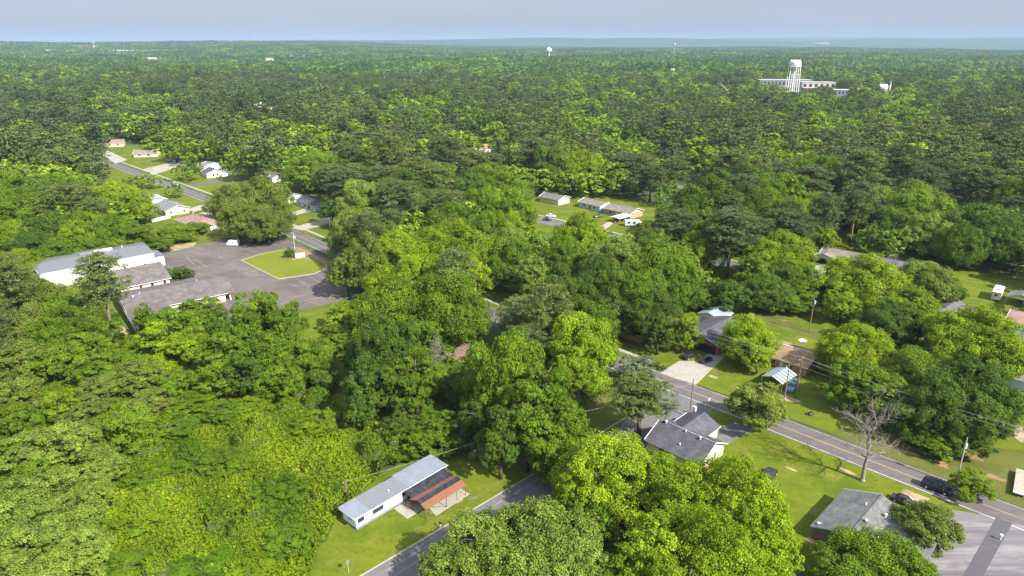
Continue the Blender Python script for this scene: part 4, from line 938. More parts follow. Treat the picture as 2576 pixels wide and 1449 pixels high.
q = MB(); q.box((0, .6, .66), (8.6, .14, .22), M['black']); q.box((0, -.6, .66), (8.6, .14, .22), M['black']); q.build('frame', tr)
for x in (-1.6, -.7):
    for s in (-1, 1):
        q = MB(); q.tube((x, s * .95, .36), (x, s * 1.22, .36), .36, .36, M['tyre'], 12); q.build('wheel', tr)
tr = thing('covered_boat', 'white tarpaulin-covered boat on a trailer behind the pale blue house', 'boat', (-186.5, 335.8, 0.02), 30)
q = MB()
for (x0, w0, h0), (x1, w1, h1) in zip(((-3, .9, 1.5), (-1, 1.1, 1.9), (1, 1.0, 1.8)), ((-1, 1.1, 1.9), (1, 1.0, 1.8), (3, .1, 1.2))):
    q.face([(x0, -w0, .8), (x1, -w1, .8), (x1, 0, h1), (x0, 0, h0)], M['white']); q.face([(x1, w1, .8), (x0, w0, .8), (x0, 0, h0), (x1, 0, h1)], M['white'])
q.face([(-3, .9, .8), (-3, -.9, .8), (-3, 0, 1.5)], M['white']); q.build('tarpaulin', tr)
q = MB(); q.box((0, 0, .55), (5.2, 1.2, .5), M['skirt']); q.build('hull', tr)
for s in (-1, 1):
    q = MB(); q.tube((-.6, s * .8, .3), (-.6, s * 1.0, .3), .3, .3, M['tyre'], 12); q.build('wheel', tr)

# ------------------------------------------------------------------ poles and wires
def utility_pole(label, c, h, ang, arm=2.4, m=None, trans=False, lean=(0, 0), arms=1):
    root = thing('utility_pole', label, 'utility pole', (c[0], c[1], 0), ang)
    q = MB(); q.tube((0, 0, -.2), (lean[0], lean[1], h), .17, .11, m or M['pole'], 10); q.build('pole', root)
    for a in range(arms):
        if arm:
            za = h - .35 - .9 * a
            q = MB(); q.box((lean[0], lean[1] + .14, za), (arm, .1, .13), m or M['pole']); ca = q.build('crossarm', root)
            for x in (-arm / 2 + .1, 0, arm / 2 - .1):
                q = MB(); q.tube((x + lean[0], lean[1] + .14, za + .06), (x + lean[0], lean[1] + .14, za + .26), .05, .035, M['trim'], 6); q.build('insulator', ca)
    if trans:
        q = MB(); q.tube((.34, -.05, h - 2.4), (.34, -.05, h - 1.4), .26, .26, M['metal'], 12); q.build('transformer', root)
    return root
utility_pole('brown utility pole with white box rising from the grass corner by the side street', (40.2, 135.3), 9.6, -45, 0, trans=False)
utility_pole('tall plain brown pole standing in the back-yard grass right of the garage', (86.8, 183.2), 11.4, -45, 1.2, trans=True)
utility_pole('left pole of the pair beside the blue pickup, with slanting arm', (65.0, 144.2), 9.0, 45, 2.6)
utility_pole('right pole of the pair beside the blue pickup', (67.5, 143.8), 10.8, 45, 2.4)
utility_pole('weathered grey pole with transformer above the black SUV', (85.0, 110.3), 10.4, 45, 0, m=M['greypole'], trans=True)
utility_pole('dark pole beside the pale green house at right edge', (123.4, 148.6), 5.5, 45, 0)
utility_pole('short pole behind the long white mobile home', (-30.6, 105.6), 4.2, 45, 0.8)
utility_pole('tan pole with lamp by the corner of the white metal hall', (-145.3, 269.2), 10.2, -45, 0)
utility_pole('crossarm pole on the verge right of the traffic island', (-76.6, 278.6), 10.7, 45, 2.8)
utility_pole('crossarm pole beside the white pickup on the far left road', (-191.6, 397.7), 12.3, 45, 2.8)
utility_pole('tan crossarm pole farthest up the left road', (-236.1, 447.5), 12.6, 45, 2.8)
utility_pole('thin pole behind the roadside pair among trees', (-157.9, 467.3), 12.5, 45, 2.4)
mb_ = thing('meter_box', 'white metal box on legs at the foot of the brown utility pole', 'meter box', (41.4, 136.4, 0), -45)
q = MB(); q.box((0, 0, 1.55), (.8, .45, 1.1), M['trim']); q.build('cabinet', mb_)
for s in (-1, 1):
    q = MB(); q.tube((s * .3, 0, 0), (s * .3, 0, 1.0), .04, .04, M['metal'], 6); q.build('leg', mb_)
q = MB(); q.tube((.9, -.2, 0), (.7, -.2, 2.6), .03, .03, M['yellow_line'], 6); q.build('guy_marker', mb_)

def span(a, b, sag, n=14):
    a, b = Vector(a), Vector(b)
    return [a.lerp(b, i / n) - Vector((0, 0, sag * 4 * (i / n) * (1 - i / n))) for i in range(n + 1)]
def power_line(label, pts, sag, r=0.020, group='power lines along the main road'):
    b = MB()
    for a, c in zip(pts[:-1], pts[1:]):
        s = span(a, c, sag)
        for p, q_ in zip(s[:-1], s[1:]): b.tube(p, q_, r, r, M['wire'], 4, False)
    tag(b.build('power_line'), label, 'power line', group)
for k, (off, z, nm) in enumerate(((-1.1, 10.5, 'thin power line nearest the road, strung past the pole pair at right'), (0.0, 10.9, 'middle power line over the pole pair beside the main road'), (1.1, 10.5, 'power line farthest from the road, crossing the pole pair at right'), (0.0, 8.6, 'low communication cable strung below the three power lines'))):
    ox, oy = off * S2, off * S2
    power_line(nm, [(-8 + ox, 219 + oy, z), (28 + ox, 183.5 + oy, z), (67.5 + ox, 143.8 + oy, z), (103 + ox, 108.3 + oy, z), (140 + ox, 71 + oy, z)], 0.9)
for off in (-1.2, 1.2):
    power_line('wire between the crossarm poles of the far left road, %s side' % ('near' if off < 0 else 'far'),
               [(-300 + off * S2, 512 + off * S2, 12), (-236.1 + off * S2, 447.5 + off * S2, 12.2), (-191.6 + off * S2, 397.7 + off * S2, 11.9), (-135 + off * S2, 338 + off * S2, 11.2), (-76.6 + off * S2, 278.6 + off * S2, 10.4), (-40 + off * S2, 243 + off * S2, 10.4)], 0.9, group='wires along the far road')
power_line('service wire from the roadside pole to the short pole behind the mobile home', [(40.2, 135.3, 8.6), (4, 122, 6.6), (-30.6, 105.6, 4.1)], 0.5, 0.018, None)

# ------------------------------------------------------------------ small things
t = thing('mailbox', 'black mailbox on a white post at the kerb below the mobile home', 'mailbox', (-12.5, 97.9, 0), 44)
q = MB(); q.box((0, 0, .5), (.12, .12, 1.0), M['white']); q.build('post', t)
q = MB(); q.box((0, 0, 1.1), (.24, .5, .2), M['black']); q.tube((0, -.25, 1.2), (0, .25, 1.2), .12, .12, M['black'], 10); q.build('box', t)
t = thing('traffic_sign', 'dark back of an edge-on traffic sign at the lawn corner, bottom edge', 'sign', (-26.1, 87.2, 0), 60)
q = MB(); q.tube((0, 0, 0), (0, 0, 2.5), .035, .035, M['metal'], 6); q.build('post', t)
q = MB(); q.lathe((0, 0, 0), [(.01, 0)], M['metal'], 8) if False else None
q.tube((0, -.03, 2.2), (0, .0, 2.2), .40, .40, M['skirt'], 8); q.build('panel', t)
t = thing('notice_sign', 'small white sign on two posts beside the main road junction', 'sign', (45.4, 139.2, 0), 50)
for s in (-1, 1):
    q = MB(); q.tube((s * .45, 0, 0), (s * .45, 0, 2.5), .05, .05, M['pole'], 6); q.build('post', t)
q = MB(); q.box((.1, -.06, 2.3), (.9, .05, .7), M['trim']); q.build('panel', t)
t = thing('flagpole', 'white flagpole on the grass island by the road', 'flagpole', (-86.6, 261.2, 0.16), 0)
q = MB(); q.tube((0, 0, 0), (0, 0, 8.6), .08, .05, M['white'], 8); q.build('pole', t)
q = MB(); q.lathe((0, 0, 8.6), [(.02, 0), (.11, .1), (.02, .2)], M['white'], 8); q.build('finial', t)
q = MB()
for i in range(5): q.box((.05 + .16 * i, .03 * math.sin(i * 2), 7.2 - .10 * i), (.17, .04, .9 - .08 * i), M['trim'])
q.build('flag', t)
t = thing('church_sign', 'low white monument sign on a mulch bed in the grass island', 'sign', (-83.4, 256.0, 0.16), 22)
q = MB(); q.box((0, 0, .06), (6.0, 2.8, .14), M['mulch']); q.build('mulch_bed', t)
q = MB(); q.box((0, -1.5, .08), (6.3, .22, .2), M['concrete']); q.box((3.1, 0, .08), (.2, 2.9, .2), M['concrete']); q.build('border', t)
q = MB(); q.box((.3, 0, .95), (3.6, .4, 1.6), M['white']); q.box((.3, 0, 1.80), (3.8, .5, .14), M['sand']); q.build('panel', t)
t = thing('roof_pipe', 'white capped vent post standing on the dark asphalt strip, bottom right', 'vent post', (83.3, 94.9, 0.03), 0)
q = MB(); q.tube((0, 0, 0), (0, 0, .95), .10, .10, M['white'], 10); q.build('post', t)
q = MB(); q.lathe((0, 0, .85), [(.12, 0), (.28, .08), (.27, .22), (.06, .32), (.01, .33)], M['white'], 12); q.build('cap', t)
t = thing('satellite_dish', 'large white satellite dish standing behind the orange brick house', 'satellite dish', (79.6, 170.6, 0), 200)
q = MB(); q.tube((0, 0, 0), (0, 0, 2.4), .06, .06, M['metal'], 8); q.build('post', t)
q = MB(); q.lathe((0, 0, 2.4), [(.02, 0), (.5, .1), (.9, .32), (1.15, .6)], M['trim'], 16); d_ = q.build('dish', t); d_.location = (0, 0, .1); d_.rotation_euler = (0, 0, 0)
t = thing('rubbish_bag', 'black rubbish bag lying on the grass right of the utility poles', 'rubbish bag', (67.8, 136.4, 0), 20)
q = MB()
for cx_, cy_, r_ in ((0, 0, .62), (.75, .15, .45), (-.5, .3, .38)):
    q.lathe((cx_, cy_, 0), [(r_ * .8, 0), (r_, r_ * .35), (r_ * .8, r_ * .8), (r_ * .3, r_ * 1.05), (.01, r_ * 1.15)], M['black'], 10)
q.build('bag', t, True)
t = thing('fire_hydrant', 'small red hydrant post at the left road corner', 'hydrant', (-179.0, 398.6, 0), 0)
q = MB(); q.lathe((0, 0, 0), [(.22, 0), (.2, .1), (.17, .15), (.17, .9), (.24, .95), (.22, 1.1), (.05, 1.35), (.01, 1.4)], M['redlight'], 10); q.build('barrel', t)
q = MB(); q.tube((-.3, 0, .75), (.3, 0, .75), .08, .08, M['redlight'], 8); q.build('nozzle', t)
t = thing('picket_fence', 'white board fence in the yard behind the brown-roofed house', 'fence', (-166.6, 316.0, 0), 62)
for s in range(6):
    q = MB(); q.box((-4.8 + s * 1.92, 0, .9), (.14, .14, 1.8), M['white']); q.build('post', t)
q = MB()
for i in range(60):
    q.box((-4.78 + i * .162, .05, .88), (.13, .03, 1.55 + .08 * ((i * 7) % 3 == 0)), M['white'])
q.build('boards', t)
t = thing('porch_swing', 'rusty metal yard frame on the grass behind the orange brick house', 'yard frame', (85.5, 163.5, 0), 30)
for x in (-1.2, 1.2):
    q = MB(); q.tube((x, -.8, 0), (x, 0, 1.9), .05, .05, M['skirt'], 6); q.tube((x, .8, 0), (x, 0, 1.9), .05, .05, M['skirt'], 6); q.build('leg_frame', t)
q = MB(); q.tube((-1.2, 0, 1.9), (1.2, 0, 1.9), .05, .05, M['skirt'], 6); q.build('beam', t)
t = thing('tree_stump', 'tall ivy-topped dead tree stump on the back lawn by the plank shed', 'stump', (114.6, 171.7, 0), 0)
q = MB(); q.tube((0, 0, -.1), (.1, 0, 4.4), .85, .55, M['greypole'], 12); q.tube((0, 0, -.1), (0, 0, .7), 1.2, .8, M['greypole'], 12); q.tube((.2, 0, 3.6), (.9, .3, 5.2), .28, .16, M['greypole'], 8); q.build('trunk', t)

# ------------------------------------------------------------------ landmarks far off
wt = thing('water_tower', 'white water tower on tall legs among the trees at right', 'water tower', (468, 1186, 0), 12)
zt_ = 0.0
q = MB()
q.lathe((0, 0, 36.5), [(.3, -3.2), (2.6, -2.6), (4.6, -1.4), (5.6, 0), (5.7, .1), (5.7, 6.2), (5.2, 7.6), (3.6, 8.6), (1.5, 9.1), (.05, 9.2)], M['white'], 28); q.build('tank', wt, True)
q = MB(); q.lathe((0, 0, 36.4), [(5.6, 0), (6.4, 0), (6.4, .2), (5.6, .2)], M['white'], 28)
for i in range(24):
    t_ = 2 * math.pi * i / 24; q.tube((6.35 * math.cos(t_), 6.35 * math.sin(t_), 36.5), (6.35 * math.cos(t_), 6.35 * math.sin(t_), 37.6), .05, .05, M['white'], 4)
q.lathe((0, 0, 37.6), [(6.3, 0), (6.4, 0), (6.4, .1), (6.3, .1)], M['white'], 28); q.build('balcony', wt)
q = MB(); q.tube((0, 0, 0), (0, 0, 34), .8, .8, M['white'], 12); q.build('riser_pipe', wt)
for i in range(6):
    t_ = 2 * math.pi * (i + .25) / 6; r0, r1 = 6.6, 5.6
    q = MB(); q.tube((r0 * math.cos(t_), r0 * math.sin(t_), 0), (r1 * math.cos(t_), r1 * math.sin(t_), 37), .42, .40, M['white'], 8); q.build('leg', wt)
q = MB()
for z_, rr in ((13, 6.25), (25, 5.92)):
    for i in range(6):
        a_ = 2 * math.pi * (i + .25) / 6; b_ = 2 * math.pi * (i + 1.25) / 6
        q.tube((rr * math.cos(a_), rr * math.sin(a_), z_), (rr * math.cos(b_), rr * math.sin(b_), z_), .16, .16, M['white'], 6)
q.build('brace_ring', wt)
q = MB()
for i in range(10):
    t_ = 2 * math.pi * i / 10; q.box((4.6 * math.cos(t_), 4.6 * math.sin(t_), 45.0), (.5, .35, 2.6), M['trim'], t_)
q.lathe((0, 0, 44.0), [(4.5, 0), (4.8, 0), (4.8, .2), (4.5, .2)], M['trim'], 20); q.lathe((0, 0, 46.0), [(4.5, 0), (4.8, 0), (4.8, .2), (4.5, .2)], M['trim'], 20)
q.build('antenna_ring', wt)
wt.scale = (1.6, 1.6, 1.12)
w2 = (163, 3000); zg = float(terrain(*w2))
t = thing('water_tower', 'distant white mushroom-shaped water tower at the horizon, centre', 'water tower', (154, 3000, zg), 0); t.scale = (.85, .85, 1)
q = MB(); q.lathe((0, 0, 0), [(4.6, 0), (3.4, 12), (3.2, 34), (5, 37), (12.6, 41), (13.6, 45), (12.8, 49), (9, 53), (3, 55), (.1, 55.2)], M['white'], 24); q.build('tank', t, True)
t = thing('water_tower', 'distant slim grey water tower poking above the forest right of centre', 'water tower', (853, 3800, float(terrain(853, 3800))), 0)
q = MB(); q.lathe((0, 0, 0), [(2.2, 0), (1.8, 20), (1.8, 55), (6, 58), (6.4, 62), (5, 65), (.1, 66)], M['metal'], 16); q.build('tank', t, True)
t = thing('cell_tower', 'red and white lattice mast near the left horizon', 'mast', (-2540, 4400, float(terrain(-2540, 4400))), 0)
for k in range(6):
    q = MB(); m_ = M['white'] if k % 2 else M['redbrick']
    for i in range(3):
        a_ = 2 * math.pi * i / 3; r0, r1 = 5.5 - .75 * k, 4.75 - .75 * k
        q.tube((r0 * math.cos(a_), r0 * math.sin(a_), 12 * k), (r1 * math.cos(a_), r1 * math.sin(a_), 12 * k + 12), .75, .7, m_, 6)
        b_ = 2 * math.pi * (i + 1) / 3; q.tube((r0 * math.cos(a_), r0 * math.sin(a_), 12 * k), (r1 * math.cos(b_), r1 * math.sin(b_), 12 * k + 12), .35, .35, m_, 5)
    q.build('section', t)
t = thing('radio_mast', 'hair-thin radio mast standing against the sky at upper left', 'mast', (-2160, 6000, float(terrain(-2160, 6000))), 0)
q = MB(); q.tube((0, 0, 0), (0, 0, 108), 1.3, .8, M['skirt'], 6); q.build('mast', t)
t = thing('light_mast', 'twin white flood-light mast at the far left horizon', 'mast', (-2760, 3900, float(terrain(-2760, 3900))), 0)
q = MB(); q.tube((0, 0, 0), (0, 0, 46), .7, .5, M['metal'], 6); q.build('pole', t)
for x in (-4, 4):
    q = MB(); q.box((x, 0, 46 + abs(x) * .2), (5.5, 2, 3.4), M['white']); q.build('lamp_bank', t)
q = MB(); q.box((0, 0, 44), (9, .8, .8), M['metal']); q.build('crossbar', t)
t = thing('crane', 'reddish-grey crane boom slanting out of the trees right of centre', 'crane', (317, 1010, 0), 0)
q = MB()
a0, a1 = Vector((2, 0, 2)), Vector((-22, 0, 24))
for dx, dy in ((0, 0), (1.4, 0), (0, 1.4), (1.4, 1.4)):
    q.tube(a0 + Vector((dx, dy, dx * .8)), a1 + Vector((dx * .4, dy * .4, dx * .3)), .22, .16, M['sand'], 5)
for i in range(16):
    p_ = a0.lerp(a1, i / 16); r_ = a0.lerp(a1, (i + 1) / 16); q.tube(p_, r_ + Vector((1.2, 1.2, .8)), .12, .12, M['redbrick'], 4)
q.build('boom', t)
q = MB(); q.tube((2, 0, 0), (2, 0, 4), 1.2, .8, M['redbrick'], 8); q.build('base', t)
def block(name, label, c, ang, dims, roofm, wallm, winrow=0, z=None, cat='building'):
    """Flat-roofed far building with parapet and a row of windows."""
    g_ = float(terrain(*c)) if z is None else z
    root = thing(name, label, cat, (c[0], c[1], g_), ang)
    L_, W_, h_ = dims
    q = MB(); q.box((0, 0, h_ / 2), (L_, W_, h_), wallm); q.build('wall', root)
    q = MB(); q.box((0, 0, h_ + .35), (L_ + 1.2, W_ + 1.2, .7), roofm); q.build('roof', root)
    for i in range(winrow):
        q = MB(); q.box((-L_ / 2 + (i + .5) * L_ / winrow, -W_ / 2 - .05, h_ * .55), (L_ / winrow * .5, .2, h_ * .5), M['glass']); q.build('window', root)
    return root
block('long_building', 'long white flat-roofed building behind the water tower', (526, 1378), -3, (98, 24, 13), M['roofwhite'], M['skirt'], 14)
block('hall_building', 'cream flat-roofed block right of the water tower legs', (573, 1335), -8, (60, 26, 11.5), M['roofwhite'], M['offwhite'], 6)
block('brick_building', 'low red building at the foot of the water tower', (513, 1222), -8, (24, 14, 8.5), M['roofwhite'], M['redbrick'], 4)
block('shop_building', 'grey two-storey block in the trees right of the water tower', (533, 1150), -10, (22, 14, 9.5), M['sand'], M['skirt'], 4)
def farhouse(name, label, c, ang, L_, W_, e_, r_, rm, wm, z0=0.0):
    g_ = float(terrain(*c)) + z0
    o = house(name, label, 'building', c, ang, L_, W_, e_, r_, rm, wm, 0.5); o.location.z = g_; return o
farhouse('gable_building', 'red-roofed gabled building right of the grey block', (587, 1190), -20, 14, 9, 6, 4, M['redbrick'], M['sand'])
farhouse('gable_building', 'orange-roofed gabled building at the right end of the far town', (600, 1120), -60, 12, 10, 5.5, 4, M['tan_roof'], M['sand'])
farhouse('gable_building', 'small white-walled building between the red roof and the steeple', (602, 1190), 10, 9, 8, 8, 2, M['white'], M['white'])
farhouse('church', 'white church body at the far town', (648, 1240), 0, 12, 10, 9, 4, M['white'], M['white'])
t = thing('steeple', 'thin white steeple beside the far white church', 'steeple', (654, 1228, 0), 0)
q = MB(); q.box((0, 0, 4.5), (1.8, 1.8, 9), M['white']); q.build('tower', t)
q = MB(); q.lathe((0, 0, 9), [(1.1, 0), (.08, 7)], M['white'], 8); q.build('spire', t)
block('warehouse', 'long cream warehouse near the left horizon', (-2200, 4180), 0, (205, 60, 20), M['sand'], M['white'], 0)
for c_, dm, lb in (((-1500, 3000), (34, 20, 19), 'small tan block left of the distant white roofs'), ((-1030, 3300), (60, 20, 19), 'row of white roofs in the forest, upper left, longest'), ((-935, 3250), (36, 18, 19), 'short white roof right of the longest far row'),
                   ((-2560, 4000), (30, 20, 24), 'tiny pinkish building below the red and white mast'), ((-960, 2850), (26, 14, 19), 'white speck of a roof below the far white row'), ((-905, 2700), (20, 14, 20), 'second white speck of a roof below the far white row'),
                   (ground_at(1692, 177, 15), (9, 7, 17), 'white gable glinting in the forest right of centre'), (ground_at(1498, 191, 14), (10, 7, 16), 'tan roof glinting in the forest at centre')):
    block('far_building', lb, c_, 4, dm, M['white'], M['sand'], 0)
for c_, a_, lb, rm in ((ground_at(655, 258, 5), 20, 'white roof glimpsed in the woods, upper left', M['white']), (ground_at(673, 269, 5), -30, 'red roof glimpsed in the woods, upper left', M['redbrick']), (ground_at(1690, 376, 5), -30, 'red-brown roof in the trees, upper right of centre', M['brown_roof']),
                       (ground_at(1214, 364, 5), 10, 'tan roof edge glimpsed in the trees at centre', M['tan_roof']), (ground_at(2505, 324, 5), 0, 'small red roof among trees near the right edge', M['redbrick'])):
    farhouse('far_house', lb, c_, a_, 15, 9, 3.2, 2.2, rm, M['sand'])

LEAF['vine'] = VINE
# ------------------------------------------------------------------ foliage meshes
def leaf_quads(P, N, size, rg, aspect=0.75):
    """Rhombic leaf faces at P facing N."""
    n = len(P)
    a = np.cross(N, rg.normal(size=(n, 3))); a /= np.linalg.norm(a, axis=1)[:, None] + 1e-9
    b = np.cross(N, a); b /= np.linalg.norm(b, axis=1)[:, None] + 1e-9
    s = (size * (0.7 + 0.6 * rg.random(n)))[:, None] * 0.5
    return np.stack([P - a * s, P - b * s * aspect, P + a * s, P + b * s * aspect], 1)

def leaf_mesh(name, Q, tint, mats, hue=None, extra=None, extra_mat=0, leaf_mat_idx=0):
    """Q: (n,4,3) leaf faces; extra: an MB with woody faces."""
    n = len(Q)
    V = Q.reshape(-1, 3)
    F = np.arange(n * 4)
    starts = np.arange(n) * 4; tot = np.full(n, 4)
    mi = np.full(n, leaf_mat_idx)
    if extra is not None:
        ev = np.array(extra.v); off = len(V)
        V = np.concatenate([V, ev])
        idx = np.concatenate([np.array(f) for f in extra.f]) + off
        ln = np.array([len(f) for f in extra.f])
        starts = np.concatenate([starts, len(F) + np.concatenate([[0], np.cumsum(ln)[:-1]])])
        tot = np.concatenate([tot, ln]); F = np.concatenate([F, idx]); mi = np.concatenate([mi, np.full(len(ln), extra_mat)])
        tint = np.concatenate([tint, np.ones(len(ln))])
        if hue is not None: hue = np.concatenate([hue, np.zeros(len(ln))])
    me = bpy.data.meshes.new(name)
    me.vertices.add(len(V)); me.vertices.foreach_set('co', V.astype(np.float32).ravel())
    me.loops.add(len(F)); me.loops.foreach_set('vertex_index', F.astype(np.int32))
    me.polygons.add(len(tot)); me.polygons.foreach_set('loop_start', starts.astype(np.int32))
    me.polygons.foreach_set('material_index', mi.astype(np.int32))
    at = me.attributes.new('tint', 'FLOAT', 'FACE'); at.data.foreach_set('value', tint.astype(np.float32))
    if hue is not None:
        at = me.attributes.new('hue', 'FLOAT', 'FACE'); at.data.foreach_set('value', hue.astype(np.float32))
    for m in mats: me.materials.append(m)
    me.update(calc_edges=True)
    return me

def unit(v): return v / (np.linalg.norm(v, axis=-1, keepdims=True) + 1e-9)

def broad_crown(seed, nl, nc, per, size, W0=10.0, H0=14.0, base=0.06, lob=0.30, core=260):
    """Leaf faces of a broad-leaved crown W0 wide whose top is at H0: lobes on an uneven dome, leaf tufts on each lobe."""
    rg = np.random.default_rng(seed)
    R = W0 / 2; zc = H0 * (base + 1) / 2 - 0.05 * H0; RZ = H0 * (1 - base) / 2
    k_ = np.arange(nl) + .5
    cz = 1 - 1.62 * k_ / nl; az = k_ * 2.39996 + rg.normal(0, .35, nl)
    cz = np.clip(cz + rg.normal(0, .06, nl), -.75, 1); sr = np.sqrt(np.clip(1 - cz * cz, 0, 1))
    d = np.stack([np.cos(az) * sr, np.sin(az) * sr, cz], 1)
    rad = np.clip(.72 + lob * rg.normal(0, .42, nl), .42, .98)
    C = d * rad[:, None] * np.array([R, R, RZ]) + np.array([0, 0, zc])
    lr = R * (.22 + .17 * rg.random(nl))
    Ps, Ns, Ts = [], [], []
    for i in range(nl):
        q = unit(rg.normal(size=(nc, 3)) + d[i] * .55 + np.array([0, 0, .35]))
        cc = C[i] + q * (lr[i] * (.72 + .4 * rg.random(nc)))[:, None] * np.array([1, 1, .85])
        cr = lr[i] * (.26 + .14 * rg.random(nc))
        lt = 1 + .10 * rg.normal()
        for c in range(nc):
            s = unit(rg.normal(size=(per, 3)) + q[c] * .4)
            Ps.append(cc[c] + s * (cr[c] * (.55 + .55 * rg.random(per)))[:, None])
            Ns.append(unit(s * .55 + q[c] * .55 + rg.normal(size=(per, 3)) * .5 + np.array([0, 0, .2])))
            Ts.append(np.clip(lt + .13 * rg.normal() + .20 * rg.normal(size=per), .4, 1.8))
    s = unit(rg.normal(size=(core, 3)))
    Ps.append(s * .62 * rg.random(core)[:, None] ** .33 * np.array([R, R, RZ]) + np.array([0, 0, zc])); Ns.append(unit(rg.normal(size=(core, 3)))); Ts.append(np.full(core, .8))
    P, N, T = np.concatenate(Ps), np.concatenate(Ns), np.concatenate(Ts)
    Q = leaf_quads(P, N, size, rg)
    c_ = leaf_quads(P[-core:], N[-core:], max(size, W0 * .11), rg); Q[-core:] = c_
    return Q, T

def pine_crown(seed, nb, nc, per, size, W0=9.0, H0=22.0, base=0.40, core=120):
    """Needle tufts carried on tiers of boughs, rounded at the top, with gaps between the boughs."""
    rg = np.random.default_rng(seed)
    R = W0 / 2
    Ps, Ns, Ts = [], [], []
    for i in range(nb):
        t = (i + rg.random()) / nb
        z = H0 * (base + (1 - base) * t * .96)
        prof = R * math.sqrt(max(.04, 1 - (2 * max(t, .12) - .84) ** 2 / 1.36)) if t > .42 else R * (.62 + .9 * t)
        prof *= .85 + .3 * rg.random()
        a = i * 2.399 + rg.normal() * .4
        for k in ((.5, .9) if prof > R * .45 else (.6,)):
            rr = prof * k
            c = np.array([rr * math.cos(a), rr * math.sin(a), z + rr * .10 + rg.normal() * .3])
            br = R * (.20 + .13 * rg.random()); bt = 1 + .12 * rg.normal()
            for m in range(nc):
                q = unit(rg.normal(size=3) + np.array([0, 0, .25])); cc = c + q * br * (.5 + .6 * rg.random()) * np.array([1.15, 1.15, .55])
                s = unit(rg.normal(size=(per, 3)))
                Ps.append(cc + s * (br * .38 * (.5 + .6 * rg.random(per)))[:, None] * np.array([1, 1, .75]))
                Ns.append(unit(s * .5 + q * .4 + rg.normal(size=(per, 3)) * .6 + np.array([0, 0, .35])))
                Ts.append(np.clip(bt + .12 * rg.normal() + .22 * rg.normal(size=per), .4, 1.8))
    h_ = H0 * (base + .5 * (1 - base)); s = unit(rg.normal(size=(core, 3)))
    P, N, T = np.concatenate(Ps), np.concatenate(Ns), np.concatenate(Ts)
    Q = leaf_quads(P, N, size, rg, .5)
    if core:
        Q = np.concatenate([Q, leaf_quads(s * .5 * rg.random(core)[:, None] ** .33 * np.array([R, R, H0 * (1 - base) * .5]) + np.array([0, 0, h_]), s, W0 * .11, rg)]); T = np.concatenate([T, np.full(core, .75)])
    return Q, T

def trunk_mb(seed, H0, r, reach, m, limbs, lo, hi):
    rg = random.Random(seed); b = MB(); p = Vector((0, 0, -0.3))
    top = Vector((rg.uniform(-.4, .4), rg.uniform(-.4, .4), H0 * hi)); mid = top * 0.5 + Vector((rg.uniform(-.3, .3), rg.uniform(-.3, .3), 0))
    b.tube(p, mid, r, r * .72, m, 8); b.tube(mid, top, r * .72, r * .22, m, 7)
    for i in range(limbs):
        z = H0 * (lo + (hi - lo) * (i + rg.random()) / limbs); a = i * 2.4 + rg.random()
        s = Vector((top.x * z / (H0 * hi), top.y * z / (H0 * hi), z)); e = s + Vector((math.cos(a), math.sin(a), .55)) * reach * rg.uniform(.55, 1)
        md = s.lerp(e, .5) + Vector((0, 0, .3)); b.tube(s, md, r * .34, r * .22, m, 5, False); b.tube(md, e, r * .22, r * .06, m, 5, False)
    return b

def as_mesh(mb, name):
    me = bpy.data.meshes.new(name); me.from_pydata(mb.v, [], mb.f)
    for m in mb.mats: me.materials.append(m)
    me.polygons.foreach_set('use_smooth', [True] * len(mb.f)); me.update(); return me

# near crowns in three sizes, so that leaves keep their size on small and on large trees
SIZES = {'S': (5.0, 5.0, 10, 11, 24, .23), 'M': (10.0, 14.0, 18, 20, 52, .28), 'L': (18.0, 17.0, 36, 26, 62, .34), 'T': (11.0, 22.0, 26, 20, 54, .30)}
BN, BT = {}, {}
for sz, (W0_, H0_, nl_, nc_, per_, ls_) in SIZES.items():
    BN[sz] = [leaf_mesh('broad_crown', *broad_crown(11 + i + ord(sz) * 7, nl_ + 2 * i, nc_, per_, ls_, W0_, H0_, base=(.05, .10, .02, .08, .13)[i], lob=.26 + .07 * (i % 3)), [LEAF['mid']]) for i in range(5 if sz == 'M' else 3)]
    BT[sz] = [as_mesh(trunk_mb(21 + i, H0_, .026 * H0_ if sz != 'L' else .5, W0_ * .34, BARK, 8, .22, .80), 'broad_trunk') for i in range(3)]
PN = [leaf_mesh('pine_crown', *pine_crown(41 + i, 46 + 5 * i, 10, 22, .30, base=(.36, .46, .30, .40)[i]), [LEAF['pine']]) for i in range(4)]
PT = [as_mesh(trunk_mb(51 + i, 22, .36, 3.0, PINEBARK, 12, .36, .95), 'pine_trunk') for i in range(4)]
BM_, PM_ = [], []
for i in range(4):
    q, t_ = broad_crown(71 + i, 13 + i, 9, 11, .72, base=.08, lob=.34, core=70)
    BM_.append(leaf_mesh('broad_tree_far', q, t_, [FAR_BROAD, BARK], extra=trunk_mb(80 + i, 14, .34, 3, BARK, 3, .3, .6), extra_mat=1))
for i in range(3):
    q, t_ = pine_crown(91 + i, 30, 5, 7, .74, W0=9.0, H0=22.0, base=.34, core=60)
    PM_.append(leaf_mesh('pine_tree_far', q, t_, [FAR_PINE, PINEBARK], extra=trunk_mb(99 + i, 22, .36, 2, PINEBARK, 3, .4, .9), extra_mat=1))

